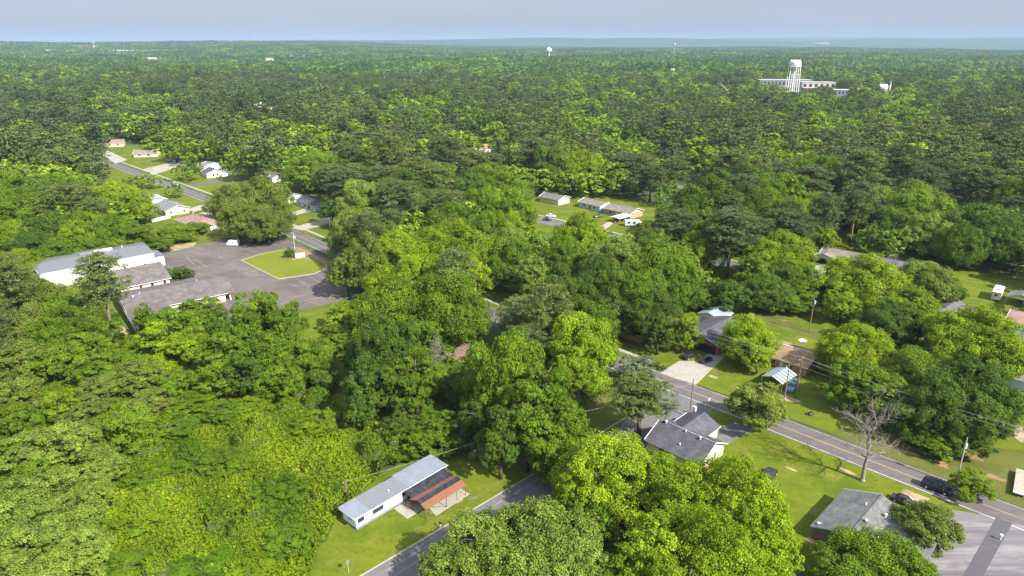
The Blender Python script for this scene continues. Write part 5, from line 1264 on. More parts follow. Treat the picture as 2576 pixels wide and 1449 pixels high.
# ------------------------------------------------------------------ where trees stand
# Hand-placed trees: (u, v of crown top, height, crown width in picture units, kind)
T = [
 (1230,1296,13,250,'sage'),(1372,1262,15,270,'sage'),(1150,1368,11,190,'sage'),(1462,1335,13,150,'sage'),(1300,1385,13,260,'sage'),(1430,1415,12,200,'sage'),
 (1540,1090,16,240,'lime'),(1462,1180,13,110,'lime'),(1610,1150,13,140,'mid'),(1500,1255,10,120,'mid'),
 (1722,1166,15,190,'lime'),(1645,1130,10,110,'lime'),(1722,1150,9,96,'lime'),(1862,1158,17,200,'lime'),(1935,1270,14,150,'lime'),(1665,1290,15,200,'lime'),(1800,1290,16,230,'lime'),(1615,1370,13,170,'lime'),(1880,1380,14,220,'lime'),(1740,1400,14,210,'lime'),(1560,1430,10,130,'deep'),
 (2225,1345,10,215,'mid'),(2140,1390,11,150,'mid'),(2290,1372,11,140,'mid'),(2352,1266,8,130,'khaki'),(2456,1184,5.5,84,'lime'),
 (1915,966,10,130,'khaki'),(1618,945,14,150,'pine'),(1600,888,9,84,'grey'),
 (1472,792,19,170,'lime'),(1425,850,17,110,'lime'),(1282,835,24,190,'mid'),(1372,905,22,150,'mid'),(1243,905,20,108,'mid'),(1325,960,20,140,'mid'),(1420,990,17,130,'mid'),(1258,1010,17,120,'deep'),(1390,1075,12,120,'mid'),(1190,1010,12,80,'deep'),
 (962,805,20,170,'deep'),(925,905,15,120,'deep'),(1040,870,18,110,'mid'),(985,915,14,110,'deep'),(1105,1035,7,120,'mid'),(1010,1040,6,90,'deep'),(900,1000,8,80,'deep'),(1060,1090,5,80,'mid'),
 (1010,588,20,170,'lime'),(1150,568,22,170,'lime'),(1185,640,17,90,'lime'),(1000,700,20,180,'mid'),(1120,690,22,190,'mid'),(1072,778,16,130,'mid'),(960,668,16,90,'lime'),(1165,750,17,88,'mid'),(1060,640,20,140,'lime'),
 (885,533,21,110,'khaki'),(868,640,15,90,'khaki'),(925,600,20,110,'khaki'),(960,560,18,100,'khaki'),
 (575,472,17,100,'khaki'),(652,452,20,120,'khaki'),(690,505,16,80,'khaki'),(610,505,17,120,'khaki'),(655,525,15,110,'khaki'),
 (1320,746,15,136,'pine'),(1442,690,16,145,'deep'),(1565,600,19,160,'sage'),(1655,598,20,170,'mid'),(1600,680,18,180,'mid'),(1700,655,17,120,'mid'),(1515,650,17,110,'deep'),(1640,735,15,130,'deep'),(1560,745,13,110,'deep'),
 (1290,598,18,130,'mid'),(1340,640,19,80,'sage'),(1462,545,19,130,'lime'),(1430,600,16,100,'mid'),(1395,640,14,70,'deep'),
 (1845,533,25,120,'darkpine'),(1705,530,20,110,'darkpine'),(1640,555,17,80,'khaki'),(1962,588,18,150,'lime'),(1900,640,15,90,'mid'),(1990,660,13,110,'mid'),
 (2185,645,16,180,'lime'),(2196,634,9,60,'mid'),(2125,735,10,80,'lime'),(2240,730,12,80,'lime'),(2345,662,16,120,'sage'),(2310,720,13,90,'mid'),(2390,700,9,70,'mid'),
 (2465,775,16,180,'lime'),(2520,840,13,110,'lime'),(2332,880,13,170,'mid'),(2450,900,16,170,'deep'),(2150,816,14,150,'lime'),(2170,900,13,130,'mid'),(2250,940,12,120,'mid'),(2390,960,14,150,'deep'),(2480,985,13,130,'deep'),(2300,990,10,120,'deep'),(2360,1080,5,90,'mid'),(2430,1060,7,110,'deep'),
 (2490,520,21,160,'deep'),(2545,560,18,120,'deep'),(2430,570,17,90,'mid'),(2295,462,21,140,'sage'),(2180,470,19,120,'sage'),(2240,520,16,110,'deep'),(2340,540,17,100,'sage'),(2060,490,17,80,'lime'),(2080,570,12,60,'lime'),
 (1722,775,13,84,'lime'),(1888,796,13,136,'lime'),(1915,850,10,70,'lime'),(1770,712,9,90,'deep'),(1660,790,12,70,'deep'),
 (240,645,25,110,'pine'),(350,758,12,50,'mid'),(390,776,11,76,'mid'),(452,768,12,100,'mid'),(520,740,13,70,'mid'),(480,754,12,84,'mid'),(250,800,8,80,'mid'),(275,828,6,54,'deep'),(205,795,9,80,'khaki'),(405,800,10,110,'lime'),(480,820,10,110,'lime'),
 (640,722,17,110,'mid'),(705,762,14,90,'mid'),(590,775,15,120,'mid'),(545,830,13,110,'mid'),(660,830,15,130,'mid'),(740,830,13,110,'mid'),(620,880,12,110,'deep'),(780,880,9,90,'mid'),(700,905,10,110,'mid'),(560,905,9,110,'mid'),
 (60,770,14,120,'khaki'),(150,775,14,120,'mid'),(210,830,11,100,'mid'),(40,850,13,110,'khaki'),(120,865,11,110,'mid'),(20,930,12,100,'khaki'),(260,880,9,100,'mid'),(80,700,14,100,'khaki'),(20,690,15,100,'khaki'),(110,710,10,70,'lime'),(170,730,9,70,'lime'),(130,735,11,80,'mid'),
 (160,440,17,100,'lime'),(272,462,18,110,'lime'),(330,480,16,80,'lime'),(60,470,15,110,'khaki'),(110,540,16,100,'deep'),(200,540,16,100,'lime'),(280,545,15,100,'mid'),(20,560,14,90,'lime'),(60,585,13,90,'deep'),(340,560,13,70,'mid'),(150,600,11,90,'mid'),(245,595,9,80,'mid'),(310,600,8,70,'mid'),(30,630,12,90,'lime'),(90,625,9,80,'mid'),
 (370,432,10,54,'mid'),(435,458,9,40,'mid'),(325,440,9,34,'deep'),(430,565,7,90,'mid'),(490,560,5,60,'mid'),(390,600,5,70,'deep'),
 (440,674,3.2,50,'deep'),(830,500,13,62,'deep'),(770,380,19,80,'deep'),(700,540,5,20,'deep'),
 (1045,490,17,80,'lime'),(1125,480,18,90,'pine'),(670,296,21,110,'lime'),(430,322,19,110,'lime'),(1470,385,21,130,'lime'),(1580,360,23,130,'lime'),(1775,365,21,80,'lime'),(990,310,21,90,'pine'),
 (910,330,21,120,'pine'),(1050,350,20,120,'pine'),(960,420,20,120,'pine'),(1080,410,20,120,'pine'),(890,415,19,100,'pine'),(1270,440,18,130,'mid'),(1180,330,18,90,'deep'),(470,400,14,60,'mid'),(630,380,16,80,'mid'),(720,330,18,80,'pine'),
 (60,1075,11,140,'sage'),(165,1062,11,130,'sage'),(232,1120,9,110,'sage'),(105,1180,11,140,'sage'),(30,1200,11,120,'sage'),(30,1100,10,100,'mid'),(175,1240,10,120,'sage'),(80,1290,11,150,'sage'),(170,1340,9,130,'sage'),(50,1390,10,130,'sage'),(20,1010,10,90,'mid'),(140,982,8,70,'lime'),(215,1190,8,90,'sage'),
 (250,940,7,110,'khaki'),(330,905,8,120,'khaki'),(205,1000,6,110,'khaki'),(360,985,6,100,'khaki'),(290,1040,5,120,'khaki'),(440,930,7,90,'mid'),
 (1215,1105,4.5,70,'grey'),(1135,1075,5,80,'mid'),(560,1010,4.5,80,'mid'),
 (1930,690,12,110,'deep'),(1840,700,12,100,'deep'),(1990,722,8,100,'mid'),(2060,690,10,90,'mid'),(2232,780,11,110,'deep'),(2280,760,12,100,'deep'),(2322,790,8,80,'deep'),
 (862,760,8,110,'lime'),(842,815,8,90,'mid'),(800,855,8,80,'mid'),(905,742,10,90,'mid'),(815,925,6,70,'deep'),(900,850,9,90,'deep'),
 (420,1050,3,120,'vine'),(380,1170,3,120,'vine'),(620,1000,3,120,'vine'),(470,990,3.5,110,'vine'),(700,1200,3,130,'vine'),(330,1250,3,130,'vine'),(500,1400,2.4,150,'vine'),(310,1400,3,140,'vine'),(800,1040,3.2,110,'vine'),(610,1430,2.4,140,'vine'),(560,1130,3,120,'mid'),(720,1330,3,110,'mid'),
]
# Outlines in the photograph that stay open to view (roofs, lawns, paving); trees in front of them are left out
CLEAR = [
 [(765,1449),(800,1370),(850,1280),(930,1205),(1080,1130),(1200,1140),(1360,1155),(1440,1160),(1440,1449)],
 [(1640,1030),(1720,1020),(1860,1050),(1990,1110),(2150,1165),(2347,1235),(2576,1280),(2576,1460),(1990,1460),(1990,1330),(1830,1200),(1650,1190)],
 [(1550,870),(1680,850),(1800,890),(1990,960),(2010,1000),(2300,1110),(2400,1140),(2600,1110),(2600,1340),(1860,1060),(1640,985)],
 [(1755,760),(1860,760),(1960,850),(2080,885),(2230,870),(2110,830),(2000,780),(1880,740)],
 [(2020,735),(2060,735),(2060,860),(2020,860)],[(2200,825),(2270,825),(2360,885),(2430,800),(2350,790),(2330,890),(2200,890)],
 [(2390,715),(2600,680),(2600,800),(2430,775)],[(2020,635),(2050,620),(2165,620),(2165,665),(2100,720),(2025,725)],[(2220,645),(2325,660),(2315,715),(2220,705)],
 [(2520,770),(2600,780),(2600,1000),(2530,1000),(2560,860)],
 [(50,655),(345,598),(400,622),(480,600),(600,582),(700,585),(830,640),(905,735),(870,765),(740,800),(540,800),(330,800),(330,850),(280,850),(280,715),(95,715)],
 [(735,780),(865,752),(880,790),(800,830)],
 [(255,345),(310,345),(400,375),(470,420),(560,400),(600,445),(530,500),(510,470),(520,520),(440,540),(340,560),(340,470),(280,420)],
 [(340,470),(480,505),(540,530),(470,620),(380,590),(372,540),(340,520)],[(665,430),(705,430),(705,480),(805,500),(810,540),(840,605),(840,645),(720,590),(700,540),(665,480)],
 [(1355,500),(1415,495),(1410,590),(1355,575)],[(1440,493),(1620,505),(1615,575),(1560,580),(1440,550)],[(1715,430),(1770,435),(1785,495),(1735,485)],
 [(1204,735),(1268,742),(1262,820),(1206,815)],[(1758,762),(1862,762),(1862,815),(1810,830),(1800,885),(1755,885)],[(1120,860),(1195,860),(1190,910),(1125,910)],[(1590,815),(1655,820),(1640,860),(1580,850)],
 [(1945,858),(2078,890),(2078,950),(2000,965),(1900,990),(1895,930),(1950,925)],
 [(2010,1000),(2300,1110),(2420,1150),(2300,1130),(2060,1060)],
 [(300,860),(520,890),(800,880),(830,960),(830,1010),(930,1080),(1150,1125),(1080,1150),(930,1215),(850,1290),(780,1460),(180,1460),(290,1200),(480,1000)],
 [(1195,352),(1235,352),(1235,372),(1195,372)],[(648,255),(662,254),(684,266),(684,273),(660,268)],[(1668,366),(1705,366),(1705,388),(1668,388)],
 [(1905,195),(2100,204),(2100,213),(1905,207)],[(1972,145),(2014,145),(2010,229),(1980,229)],[(2010,216),(2040,218),(2040,227),(2010,227)],[(2098,221),(2131,223),(2131,235),(2098,233)],[(2158,217),(2178,219),(2178,227),(2158,226)],[(2184,219),(2196,220),(2196,226),(2184,226)],[(2213,207),(2234,207),(2234,221),(2213,219)],[(2234,226),(2252,228),(2252,238),(2236,236)],[(1805,212),(1813,211),(1847,249),(1838,251)],[(2498,319),(2514,319),(2514,328),(2498,328)],
 [(2400,625),(2480,612),(2490,640),(2420,670)],[(2375,480),(2480,560),(2480,650),(2370,660)],
]
def inside(poly, x, y):
    n = len(poly); r = False; j = n - 1
    for i in range(n):
        (xi, yi), (xj, yj) = poly[i], poly[j]
        if (yi > y) != (yj > y) and x < (xj - xi) * (y - yi) / (yj - yi) + xi: r = not r
        j = i
    return r
CLB = [(min(p[0] for p in q), max(p[0] for p in q), min(p[1] for p in q), max(p[1] for p in q)) for q in CLEAR]
def blocks_view(x, y, h, w):
    for fx, fz in ((0, .97), (0, .72), (0, .45), (-.42, .6), (.42, .6), (-.32, .85), (.32, .85), (-.3, .38), (.3, .38), (0, .1)):
        u, v = project(x + fx * w, y, fz * h)
        for q, bb in zip(CLEAR, CLB):
            if bb[0] <= u <= bb[1] and bb[2] <= v <= bb[3] and inside(q, u, v): return True
    return False
# things trees must not stand in: house and road footprints
SOLID = []
for o in list(bpy.data.objects):
    if o.type == 'EMPTY' and o.get('category') in ('house', 'hall', 'church wing', 'church building', 'mobile home', 'carport', 'garage', 'shed', 'outbuilding', 'building', 'camper'):
        SOLID.append((o.location.x, o.location.y, 6.5 if o.get('category') in ('house', 'church wing', 'church building') else 4.5))
for s in (-14, -7, 0, 7, 14): SOLID.append((-154 + s * .73, 239 + s * .69, 11))
def seg_d(px_, py_, line):
    best = 1e9
    for (ax, ay), (bx, by) in zip(line[:-1], line[1:]):
        dx, dy = bx - ax, by - ay; t = max(0, min(1, ((px_ - ax) * dx + (py_ - ay) * dy) / (dx * dx + dy * dy)))
        best = min(best, math.hypot(px_ - ax - t * dx, py_ - ay - t * dy))
    return best
TREES = []          # x, y, height, width, kind
for u, v, h, wpx, kd in T:
    x, y = ground_at(u, v, 0.93 * h)
    dist = math.sqrt(x * x + y * y + (CAM_H - h * .6) ** 2)
    w = wpx / FPX * dist * 0.98
    L_ = math.hypot(x, y); x -= x / L_ * w * 0.22; y -= y / L_ * w * 0.22
    TREES.append((x, y, h, w, kd))
HAND = len(TREES)
rng = random.Random(7)
PINEHINT = [(1000, 420, 210, 120), (1800, 300, 240, 70), (150, 340, 260, 110), (560, 280, 120, 60), (2400, 420, 240, 110), (1330, 300, 120, 60), (760, 250, 200, 60), (2150, 400, 120, 80), (520, 210, 300, 40), (1250, 240, 150, 40), (1900, 420, 160, 90), (1640, 470, 80, 60), (2480, 300, 150, 40), (1050, 210, 120, 30), (2380, 620, 140, 80)]
FAR = []
cell = 7.6
yy = 92.0
near_pts = [(t[0], t[1], t[3]) for t in TREES]
def nz2(x, y): return math.sin(x * .021 + 1.3) * math.sin(y * .017 + .4) + .6 * math.sin(x * .05 - y * .043 + 2) + .4 * math.sin(x * .11 + y * .09)
while yy < 1500:
    c_ = 9.6 if yy < 280 else 14.2
    half = 0.80 * yy + 30
    xx = -half
    while xx < half + 20:
        x = xx + rng.uniform(-.36, .36) * c_; y = yy + rng.uniform(-.36, .36) * c_
        xx += c_
        z0 = float(terrain(x, y)) if yy > 600 else 0.0
        u, v = project(x, y, 15 + z0)
        if u < -120 or u > 2720: continue
        pine = False; pr = 0.20 + 0.16 * nz2(x, y)
        for hu, hv, ru, rv in PINEHINT:
            d_ = ((u - hu) / ru) ** 2 + ((v - hv) / rv) ** 2
            if d_ < 1.2: pr += 0.42 * (1.2 - d_)
        pine = rng.random() < pr
        h = (rng.uniform(17, 25) if pine else rng.uniform(10.5, 20.5) * (1 + .14 * nz2(y, x))) * (1.0 if yy < 280 else 1.12)
        w = (rng.uniform(10, 15) if pine else rng.uniform(10, 18) * (h / 16) ** .5) * (1.0 if yy < 280 else 1.42)
        if yy < 150: h *= .75
        if yy > 280:
            if rng.random() < .05: continue
            g_ = rng.random()
            if g_ < .10: h *= 1.28; w *= 1.1
            elif g_ > .86: h *= .72; w *= .8
        q_ = rng.random()
        if pine: kd = 'darkpine' if q_ < .45 else 'pine'
        else:
            q_ = .55 * q_ + .45 * (.5 + .42 * nz2(x * 1.3, y * 1.7) + .1 * nz2(x * 3, y * 2.6))
            kd = 'lime' if q_ > .78 else ('mid' if q_ > .46 else ('deep' if q_ > .24 else ('sage' if q_ > .12 else 'khaki')))
        if y < 700:
            if seg_d(x, y, ROAD) < 7.5 or seg_d(x, y, SIDE) < 7 or seg_d(x, y, SECOND) < 6.5: continue
            if any(abs(x - sx) < sr + 9 and math.hypot(x - sx, y - sy) < sr + 1.0 for sx, sy, sr in SOLID): continue
            if any(abs(x - tx) < 14 and math.hypot(x - tx, y - ty) < (w + tw) * (.36 if y < 230 else .30) for tx, ty, tw in near_pts): continue
        else:
            if any(abs(x - sx) < 26 and math.hypot(x - sx, y - sy) < 24 for sx, sy, sr in SOLID): continue
        if blocks_view(x, y, h + z0, w): continue
        if y < 135 and not (x < -70 or (abs(x) < 5 and y > 118)): continue
        (TREES if y < 500 else FAR).append((x, y, h, w, kd))
    yy += c_

# ------------------------------------------------------------------ labels that single each tree out
MARKS = [('the long white mobile home', -20, 104), ('the traffic island', -85, 250), ('the white metal hall', -154, 239), ('the taupe-roofed church building', -110, 206), ('the red-brown hip roof', -143, 305),
         ('the pale blue house', -190, 352), ('the roadside pair of grey roofs', -110, 350), ('the white gabled house', -188, 429), ('the white mail van', -116, 273), ('the far end of the left road', -322, 560), ('the charcoal-roofed house', 36, 122),
         ('the grey-roofed brick house', 60, 96), ('the black SUV', 80, 109), ('the bare dead tree', 68, 111), ('the striped carport', 66, 151), ('the orange brick house', 72, 166), ('the small white garage', 62, 192), ('the concrete driveway', 46, 160),
         ('the plank shed', 107, 177), ('the pale green house', 128, 150), ('the two-storey house', 148, 178), ('the cream camper trailer', 160, 210), ('the purple-grey roof', 143, 236), ('the brown roof with carport', 129, 250), ('the white carport', 51, 314),
         ('the ranch house with red door', 42, 341), ('the white sedan', 19, 322), ('the red brick house', -13, 165), ('the shaded brown roof', 34, 183), ('the vine thicket', -60, 125), ('the tan house', 70, 404), ('the shaded blue house', 178, 262),
         ('the left edge of the vines', -85, 105), ('the woods left of the hall', -200, 250), ('the middle street bend', 107, 330), ('the central pines', -20, 330), ('the upper left woods', -260, 400), ('the upper right woods', 220, 380), ('the right-hand woods', 250, 290), ('the upper centre woods', 0, 440), ('the woods above the blue house', -240, 330)]
CW = {'lime': 'bright yellow-green', 'mid': 'mid-green', 'deep': 'dark green', 'sage': 'pale sage-green', 'khaki': 'olive-brown', 'pine': 'olive', 'darkpine': 'dark', 'grey': 'greyish', 'vine': 'vine-covered'}
ORD = ['leftmost', 'second', 'third', 'fourth', 'fifth', 'sixth', 'seventh', 'eighth', 'ninth', 'tenth', 'eleventh', 'twelfth', 'thirteenth', 'fourteenth', 'fifteenth', 'sixteenth', 'seventeenth', 'eighteenth', 'nineteenth', 'twentieth']
def isp(k): return 'pine' in k
def depth_key(t): return t[3] * t[2] / (t[0] ** 2 + t[1] ** 2)
CAP = 290
hand_set = TREES[:HAND]
sel, rest = list(hand_set), []
for flag in (True, False):
    cnt = sum(1 for t in hand_set if isp(t[4]) == flag)
    pool = sorted([t for t in TREES[HAND:] if isp(t[4]) == flag], key=depth_key, reverse=True)
    keep = max(0, CAP - cnt)
    sel += pool[:keep]; rest += pool[keep:]
FAR += rest
groups = {}
for t in sel:
    x, y, h, w, kd = t
    mk = min(MARKS, key=lambda m: math.hypot(m[1] - x, m[2] - y) / (1 + math.hypot(m[1], m[2]) / 500))
    u, v = project(x, y, h * .6); mu, mv = project(mk[1], mk[2], 2)
    if v > mv + 34: rel = 'in front of'
    elif v < mv - 34: rel = 'behind'
    else: rel = 'left of' if u < mu else 'right of'
    size = 'tall' if h > (21 if isp(kd) else 16.5) else ('low' if h < (19 if isp(kd) else 11) else '')
    noun = 'pine' if isp(kd) else 'tree'
    groups.setdefault((rel + ' ' + mk[0], ' '.join(s for s in (size, CW[kd], noun) if s)), []).append((u, t))
LABELS = {}
NUM = ['no', 'one', 'two', 'three', 'four', 'five', 'six', 'seven', 'eight', 'nine', 'ten', 'eleven', 'twelve', 'thirteen', 'fourteen', 'fifteen', 'sixteen', 'seventeen', 'eighteen', 'nineteen', 'twenty']
for (where, what), lst in groups.items():
    lst.sort(key=lambda q: q[0])
    n = len(lst)
    for i, (u, t) in enumerate(lst):
        if n == 1: s = what + ' ' + where
        elif n == 2: s = ('left' if i == 0 else 'right') + ' of two ' + what + 's ' + where
        elif i == 0: s = 'leftmost ' + what + ' ' + where
        elif i == n - 1: s = 'rightmost ' + what + ' ' + where
        else: s = (ORD[i] if i < 20 else NUM[20]) + ' from left of the ' + what + 's ' + where
        if len(s.split()) > 16: s = s.replace('tall ', '').replace('low ', '')
        if len(s.split()) > 16: s = s.replace('bright ', '').replace(' from left of the', ' of the')
        LABELS[id(t)] = s

# ------------------------------------------------------------------ build the single trees
srcs = {'broad': [], 'pine': []}
FARCOL = bpy.data.collections.new('far_tree_kinds')
tr_rng = random.Random(5)
first_far = set()
for t in sel:
    x, y, h, w, kd = t
    p = isp(kd)
    d_ = math.hypot(x, y)
    nm, cat, grp = ('pine_tree', 'pine tree', 'pines of the neighbourhood') if p else ('broadleaf_tree', 'tree', 'broadleaf trees of the neighbourhood')
    if h < 6: nm, cat, grp = 'shrub', 'shrub', 'shrubs and low bushes'
    W0, H0 = (9.0, 22.0) if p else (10.0, 14.0)
    sc_ = (w / W0, w / W0 * tr_rng.uniform(.92, 1.08), h / H0)
    rz = tr_rng.uniform(0, 2 * math.pi)
    z0 = 0.0
    lab = LABELS[id(t)]
    if h < 6: lab = lab.replace('low ', 'low ').replace(' tree', ' shrub').replace('dead shrub', 'dead tree')
    if d_ < 400:
        if p: cm, tm = tr_rng.choice(PN), tr_rng.choice(PT)
        else:
            sz = 'S' if w < 6.5 else ('T' if h > 1.5 * w else ('M' if w < 13.5 else 'L'))
            cm, tm = tr_rng.choice(BN[sz]), tr_rng.choice(BT[sz]); W0, H0 = SIZES[sz][:2]
            sc_ = (w / W0, w / W0 * tr_rng.uniform(.9, 1.1), h / H0)
        root = thing(nm, lab, cat, (x, y, z0), 0, grp)
        root.rotation_euler.z = rz; root.scale = sc_
        tk = bpy.data.objects.new('trunk', tm); COL.objects.link(tk); tk.parent = root
        cr = bpy.data.objects.new('crown', cm); COL.objects.link(cr); cr.parent = root
        cr.material_slots[0].link = 'OBJECT'; cr.material_slots[0].material = LEAF[kd]
    else:
        k = tr_rng.randrange(len(PM_ if p else BM_))
        o = bpy.data.objects.new(nm, (PM_ if p else BM_)[k]); COL.objects.link(o)
        o.location = (x, y, z0); o.rotation_euler.z = rz; o.scale = sc_
        tag(o, lab, cat, grp)
        if (p, k) not in first_far and kd in ('mid', 'deep', 'darkpine', 'pine'):
            first_far.add((p, k)); FARCOL.objects.link(o); srcs['pine' if p else 'broad'].append((k, o))
        else:
            o.material_slots[0].link = 'OBJECT'; o.material_slots[0].material = LEAF[kd]
print('single trees', len(sel), 'of which pines', sum(isp(t[4]) for t in sel), 'far', len(FAR))
names_sorted = sorted([(o.name, 'pine' if o.name.startswith('pine') else 'broad') for o in FARCOL.objects])
IDX = {'pine': [i for i, n in enumerate(names_sorted) if n[1] == 'pine'], 'broad': [i for i, n in enumerate(names_sorted) if n[1] == 'broad']}

def scatter(name, pts, coll, label=None, kind='stuff'):
    """One object that sets copies of a collection's members on its points. pts: (x,y,z,sx,sy,sz,rot,index)."""
    A = np.array(pts, float)
    me = bpy.data.meshes.new(name); me.vertices.add(len(A)); me.vertices.foreach_set('co', A[:, :3].astype(np.float32).ravel())
    a = me.attributes.new('size', 'FLOAT_VECTOR', 'POINT'); a.data.foreach_set('vector', A[:, 3:6].astype(np.float32).ravel())
    a = me.attributes.new('turn', 'FLOAT', 'POINT'); a.data.foreach_set('value', A[:, 6].astype(np.float32))
    a = me.attributes.new('pick', 'INT', 'POINT'); a.data.foreach_set('value', A[:, 7].astype(np.int32))
    o = bpy.data.objects.new(name, me); COL.objects.link(o)
    g = bpy.data.node_groups.new(name, 'GeometryNodeTree')
    g.interface.new_socket('Geometry', in_out='INPUT', socket_type='NodeSocketGeometry')
    g.interface.new_socket('Geometry', in_out='OUTPUT', socket_type='NodeSocketGeometry')
    N = g.nodes; L = g.links
    gi, go_ = N.new('NodeGroupInput'), N.new('NodeGroupOutput')
    ci = N.new('GeometryNodeCollectionInfo'); ci.inputs['Collection'].default_value = coll
    ci.inputs['Separate Children'].default_value = True; ci.inputs['Reset Children'].default_value = True
    iop = N.new('GeometryNodeInstanceOnPoints'); iop.inputs['Pick Instance'].default_value = True
    def na(nm_, ty):
        n = N.new('GeometryNodeInputNamedAttribute'); n.data_type = ty; n.inputs['Name'].default_value = nm_
        return [s for s in n.outputs if s.name == 'Attribute' and s.enabled][0]
    cx = N.new('ShaderNodeCombineXYZ')
    L.new(na('turn', 'FLOAT'), cx.inputs['Z'])
    L.new(gi.outputs[0], iop.inputs['Points']); L.new(ci.outputs[0], iop.inputs['Instance'])
    L.new(na('pick', 'INT'), iop.inputs['Instance Index']); L.new(na('size', 'FLOAT_VECTOR'), iop.inputs['Scale'])
    er = N.new('FunctionNodeEulerToRotation'); L.new(cx.outputs[0], er.inputs[0]); L.new(er.outputs[0], iop.inputs['Rotation'])
    L.new(iop.outputs[0], go_.inputs[0])
    md = o.modifiers.new('scatter', 'NODES'); md.node_group = g
    return tag(o, label, None, None, kind)

pts = []
for x, y, h, w, kd in FAR:
    p = isp(kd); W0, H0 = (9.0, 22.0) if p else (10.0, 14.0)
    pts.append((x, y, float(terrain(x, y)) - .3, w / W0, w / W0, h / H0, rng.uniform(0, 6.28), rng.choice(IDX['pine' if p else 'broad'])))
scatter('woods', pts, FARCOL)

# distant forest: patches of many small crowns
GROVE = bpy.data.collections.new('grove_kinds')
for gk in range(3):
    rg = np.random.default_rng(300 + gk)
    Qs, Ts, Hs = [], [], []
    for i in range(82):
        x, y = rg.uniform(-62, 62, 2)
        p = rg.random() < 0.35 + .25 * math.sin(x / 25 + gk)
        h = rg.uniform(18, 27) if p else rg.uniform(12, 22)
        w = rg.uniform(11, 16) if p else rg.uniform(12, 22)
        m = 46
        d = unit(rg.normal(size=(m, 3)) + np.array([0, 0, .5]))
        P = np.stack([x + d[:, 0] * w / 2 * .85, y + d[:, 1] * w / 2 * .85, h * .6 + d[:, 2] * h * .38], 1)
        Qs.append(leaf_quads(P, unit(d + rg.normal(size=(m, 3)) * .45 + np.array([0, 0, .3])), 3.2, rg, .8))
        Ts.append(np.clip((.75 if p else 1.0) + .12 * rg.normal() + .2 * rg.normal(size=m), .4, 1.6))
        Hs.append(np.full(m, (-.5 if p else rg.uniform(-.35, .6))))
    me = leaf_mesh('grove', np.concatenate(Qs), np.concatenate(Ts), [FAR_BROAD], hue=np.concatenate(Hs))
    o = bpy.data.objects.new('grove', me); COL.objects.link(o); GROVE.objects.link(o)
    gx_, gy_ = ((-700, 1600), (60, 1610), (900, 1640))[gk]
    o.location = (gx_, gy_, float(terrain(gx_, gy_))); tag(o, None, None, None, 'stuff')
pts = []
yy = 1560.0
BLD = [(o.location.x, o.location.y) for o in bpy.data.objects if o.type == 'EMPTY' and o.get('category') in ('building', 'mast', 'water tower') and o.location.y > 1500]
while yy < 7900:
    st_ = 112
    half = .80 * yy + 100; xx = -half
    while xx < half:
        x = xx + rng.uniform(-25, 25); y = yy + rng.uniform(-25, 25); xx += st_
        if any(abs(x - bx) < 75 and -130 < y - by < 75 for bx, by in BLD) and rng.random() < .85: continue
        pts.append((x, y, float(terrain(x, y)) - .6, 1, 1, rng.uniform(.85, 1.2), rng.uniform(0, 6.28), rng.randrange(3)))
    yy += st_
scatter('distant_forest', pts, GROVE)

# ------------------------------------------------------------------ vine thicket at lower left
VPOLY = px((-80, 880), (150, 840), (300, 850), (520, 870), (700, 860), (815, 880), (840, 960), (832, 1010), (900, 1055), (1000, 1085), (1150, 1115), (1170, 1145), (1085, 1148), (990, 1185), (925, 1222), (860, 1285), (838, 1325), (800, 1385), (775, 1462), (600, 1560), (-80, 1560))
rg = np.random.default_rng(77)
bx0, bx1 = min(p[0] for p in VPOLY), max(p[0] for p in VPOLY); by0, by1 = min(p[1] for p in VPOLY), max(p[1] for p in VPOLY)
MOUND = []
for i in range(330):
    x, y = rg.uniform(bx0, bx1), rg.uniform(by0, by1)
    MOUND.append((x, y, rg.uniform(.5, 1.7) if rg.random() < .66 else rg.uniform(1.8, 4.2), rg.uniform(1.4, 3.2)))
MO = np.array(MOUND)
def vine_h(x, y):
    x = np.asarray(x, float); y = np.asarray(y, float)
    z = np.full(x.shape, .55)
    top = np.zeros(x.shape)
    for mx_, my_, mh, mr in MO:
        d2 = ((x - mx_) ** 2 + (y - my_) ** 2) / (mr * mr)
        top = np.maximum(top, mh * np.clip(1 - d2 ** 1.4, 0, None) ** .55)
    z = z + top + .22 * np.sin(x * 2.1 + np.sin(y * 1.3)) * np.sin(y * 1.9 + 1) + .16 * np.sin(x * 4.3 + y * 3.1)
    return z
n_try = 640000
X = rg.uniform(bx0, bx1, n_try); Y = rg.uniform(by0, by1, n_try)
def inside_np(poly, x, y):
    r = np.zeros(x.shape, bool); j = len(poly) - 1
    for i in range(len(poly)):
        (xi, yi), (xj, yj) = poly[i], poly[j]
        c = ((yi > y) != (yj > y)) & (x < (xj - xi) * (y - yi) / (yj - yi + 1e-12) + xi)
        r ^= c; j = i
    return r
ok = inside_np(VPOLY, X, Y); X, Y = X[ok], Y[ok]
e_ = .12
Z = vine_h(X, Y); gxn = (vine_h(X + e_, Y) - Z) / e_; gyn = (vine_h(X, Y + e_) - Z) / e_
N_ = unit(np.stack([-gxn, -gyn, np.ones_like(gxn)], 1))
P_ = np.stack([X, Y, Z], 1) + N_ * rg.normal(0, .14, len(X))[:, None]
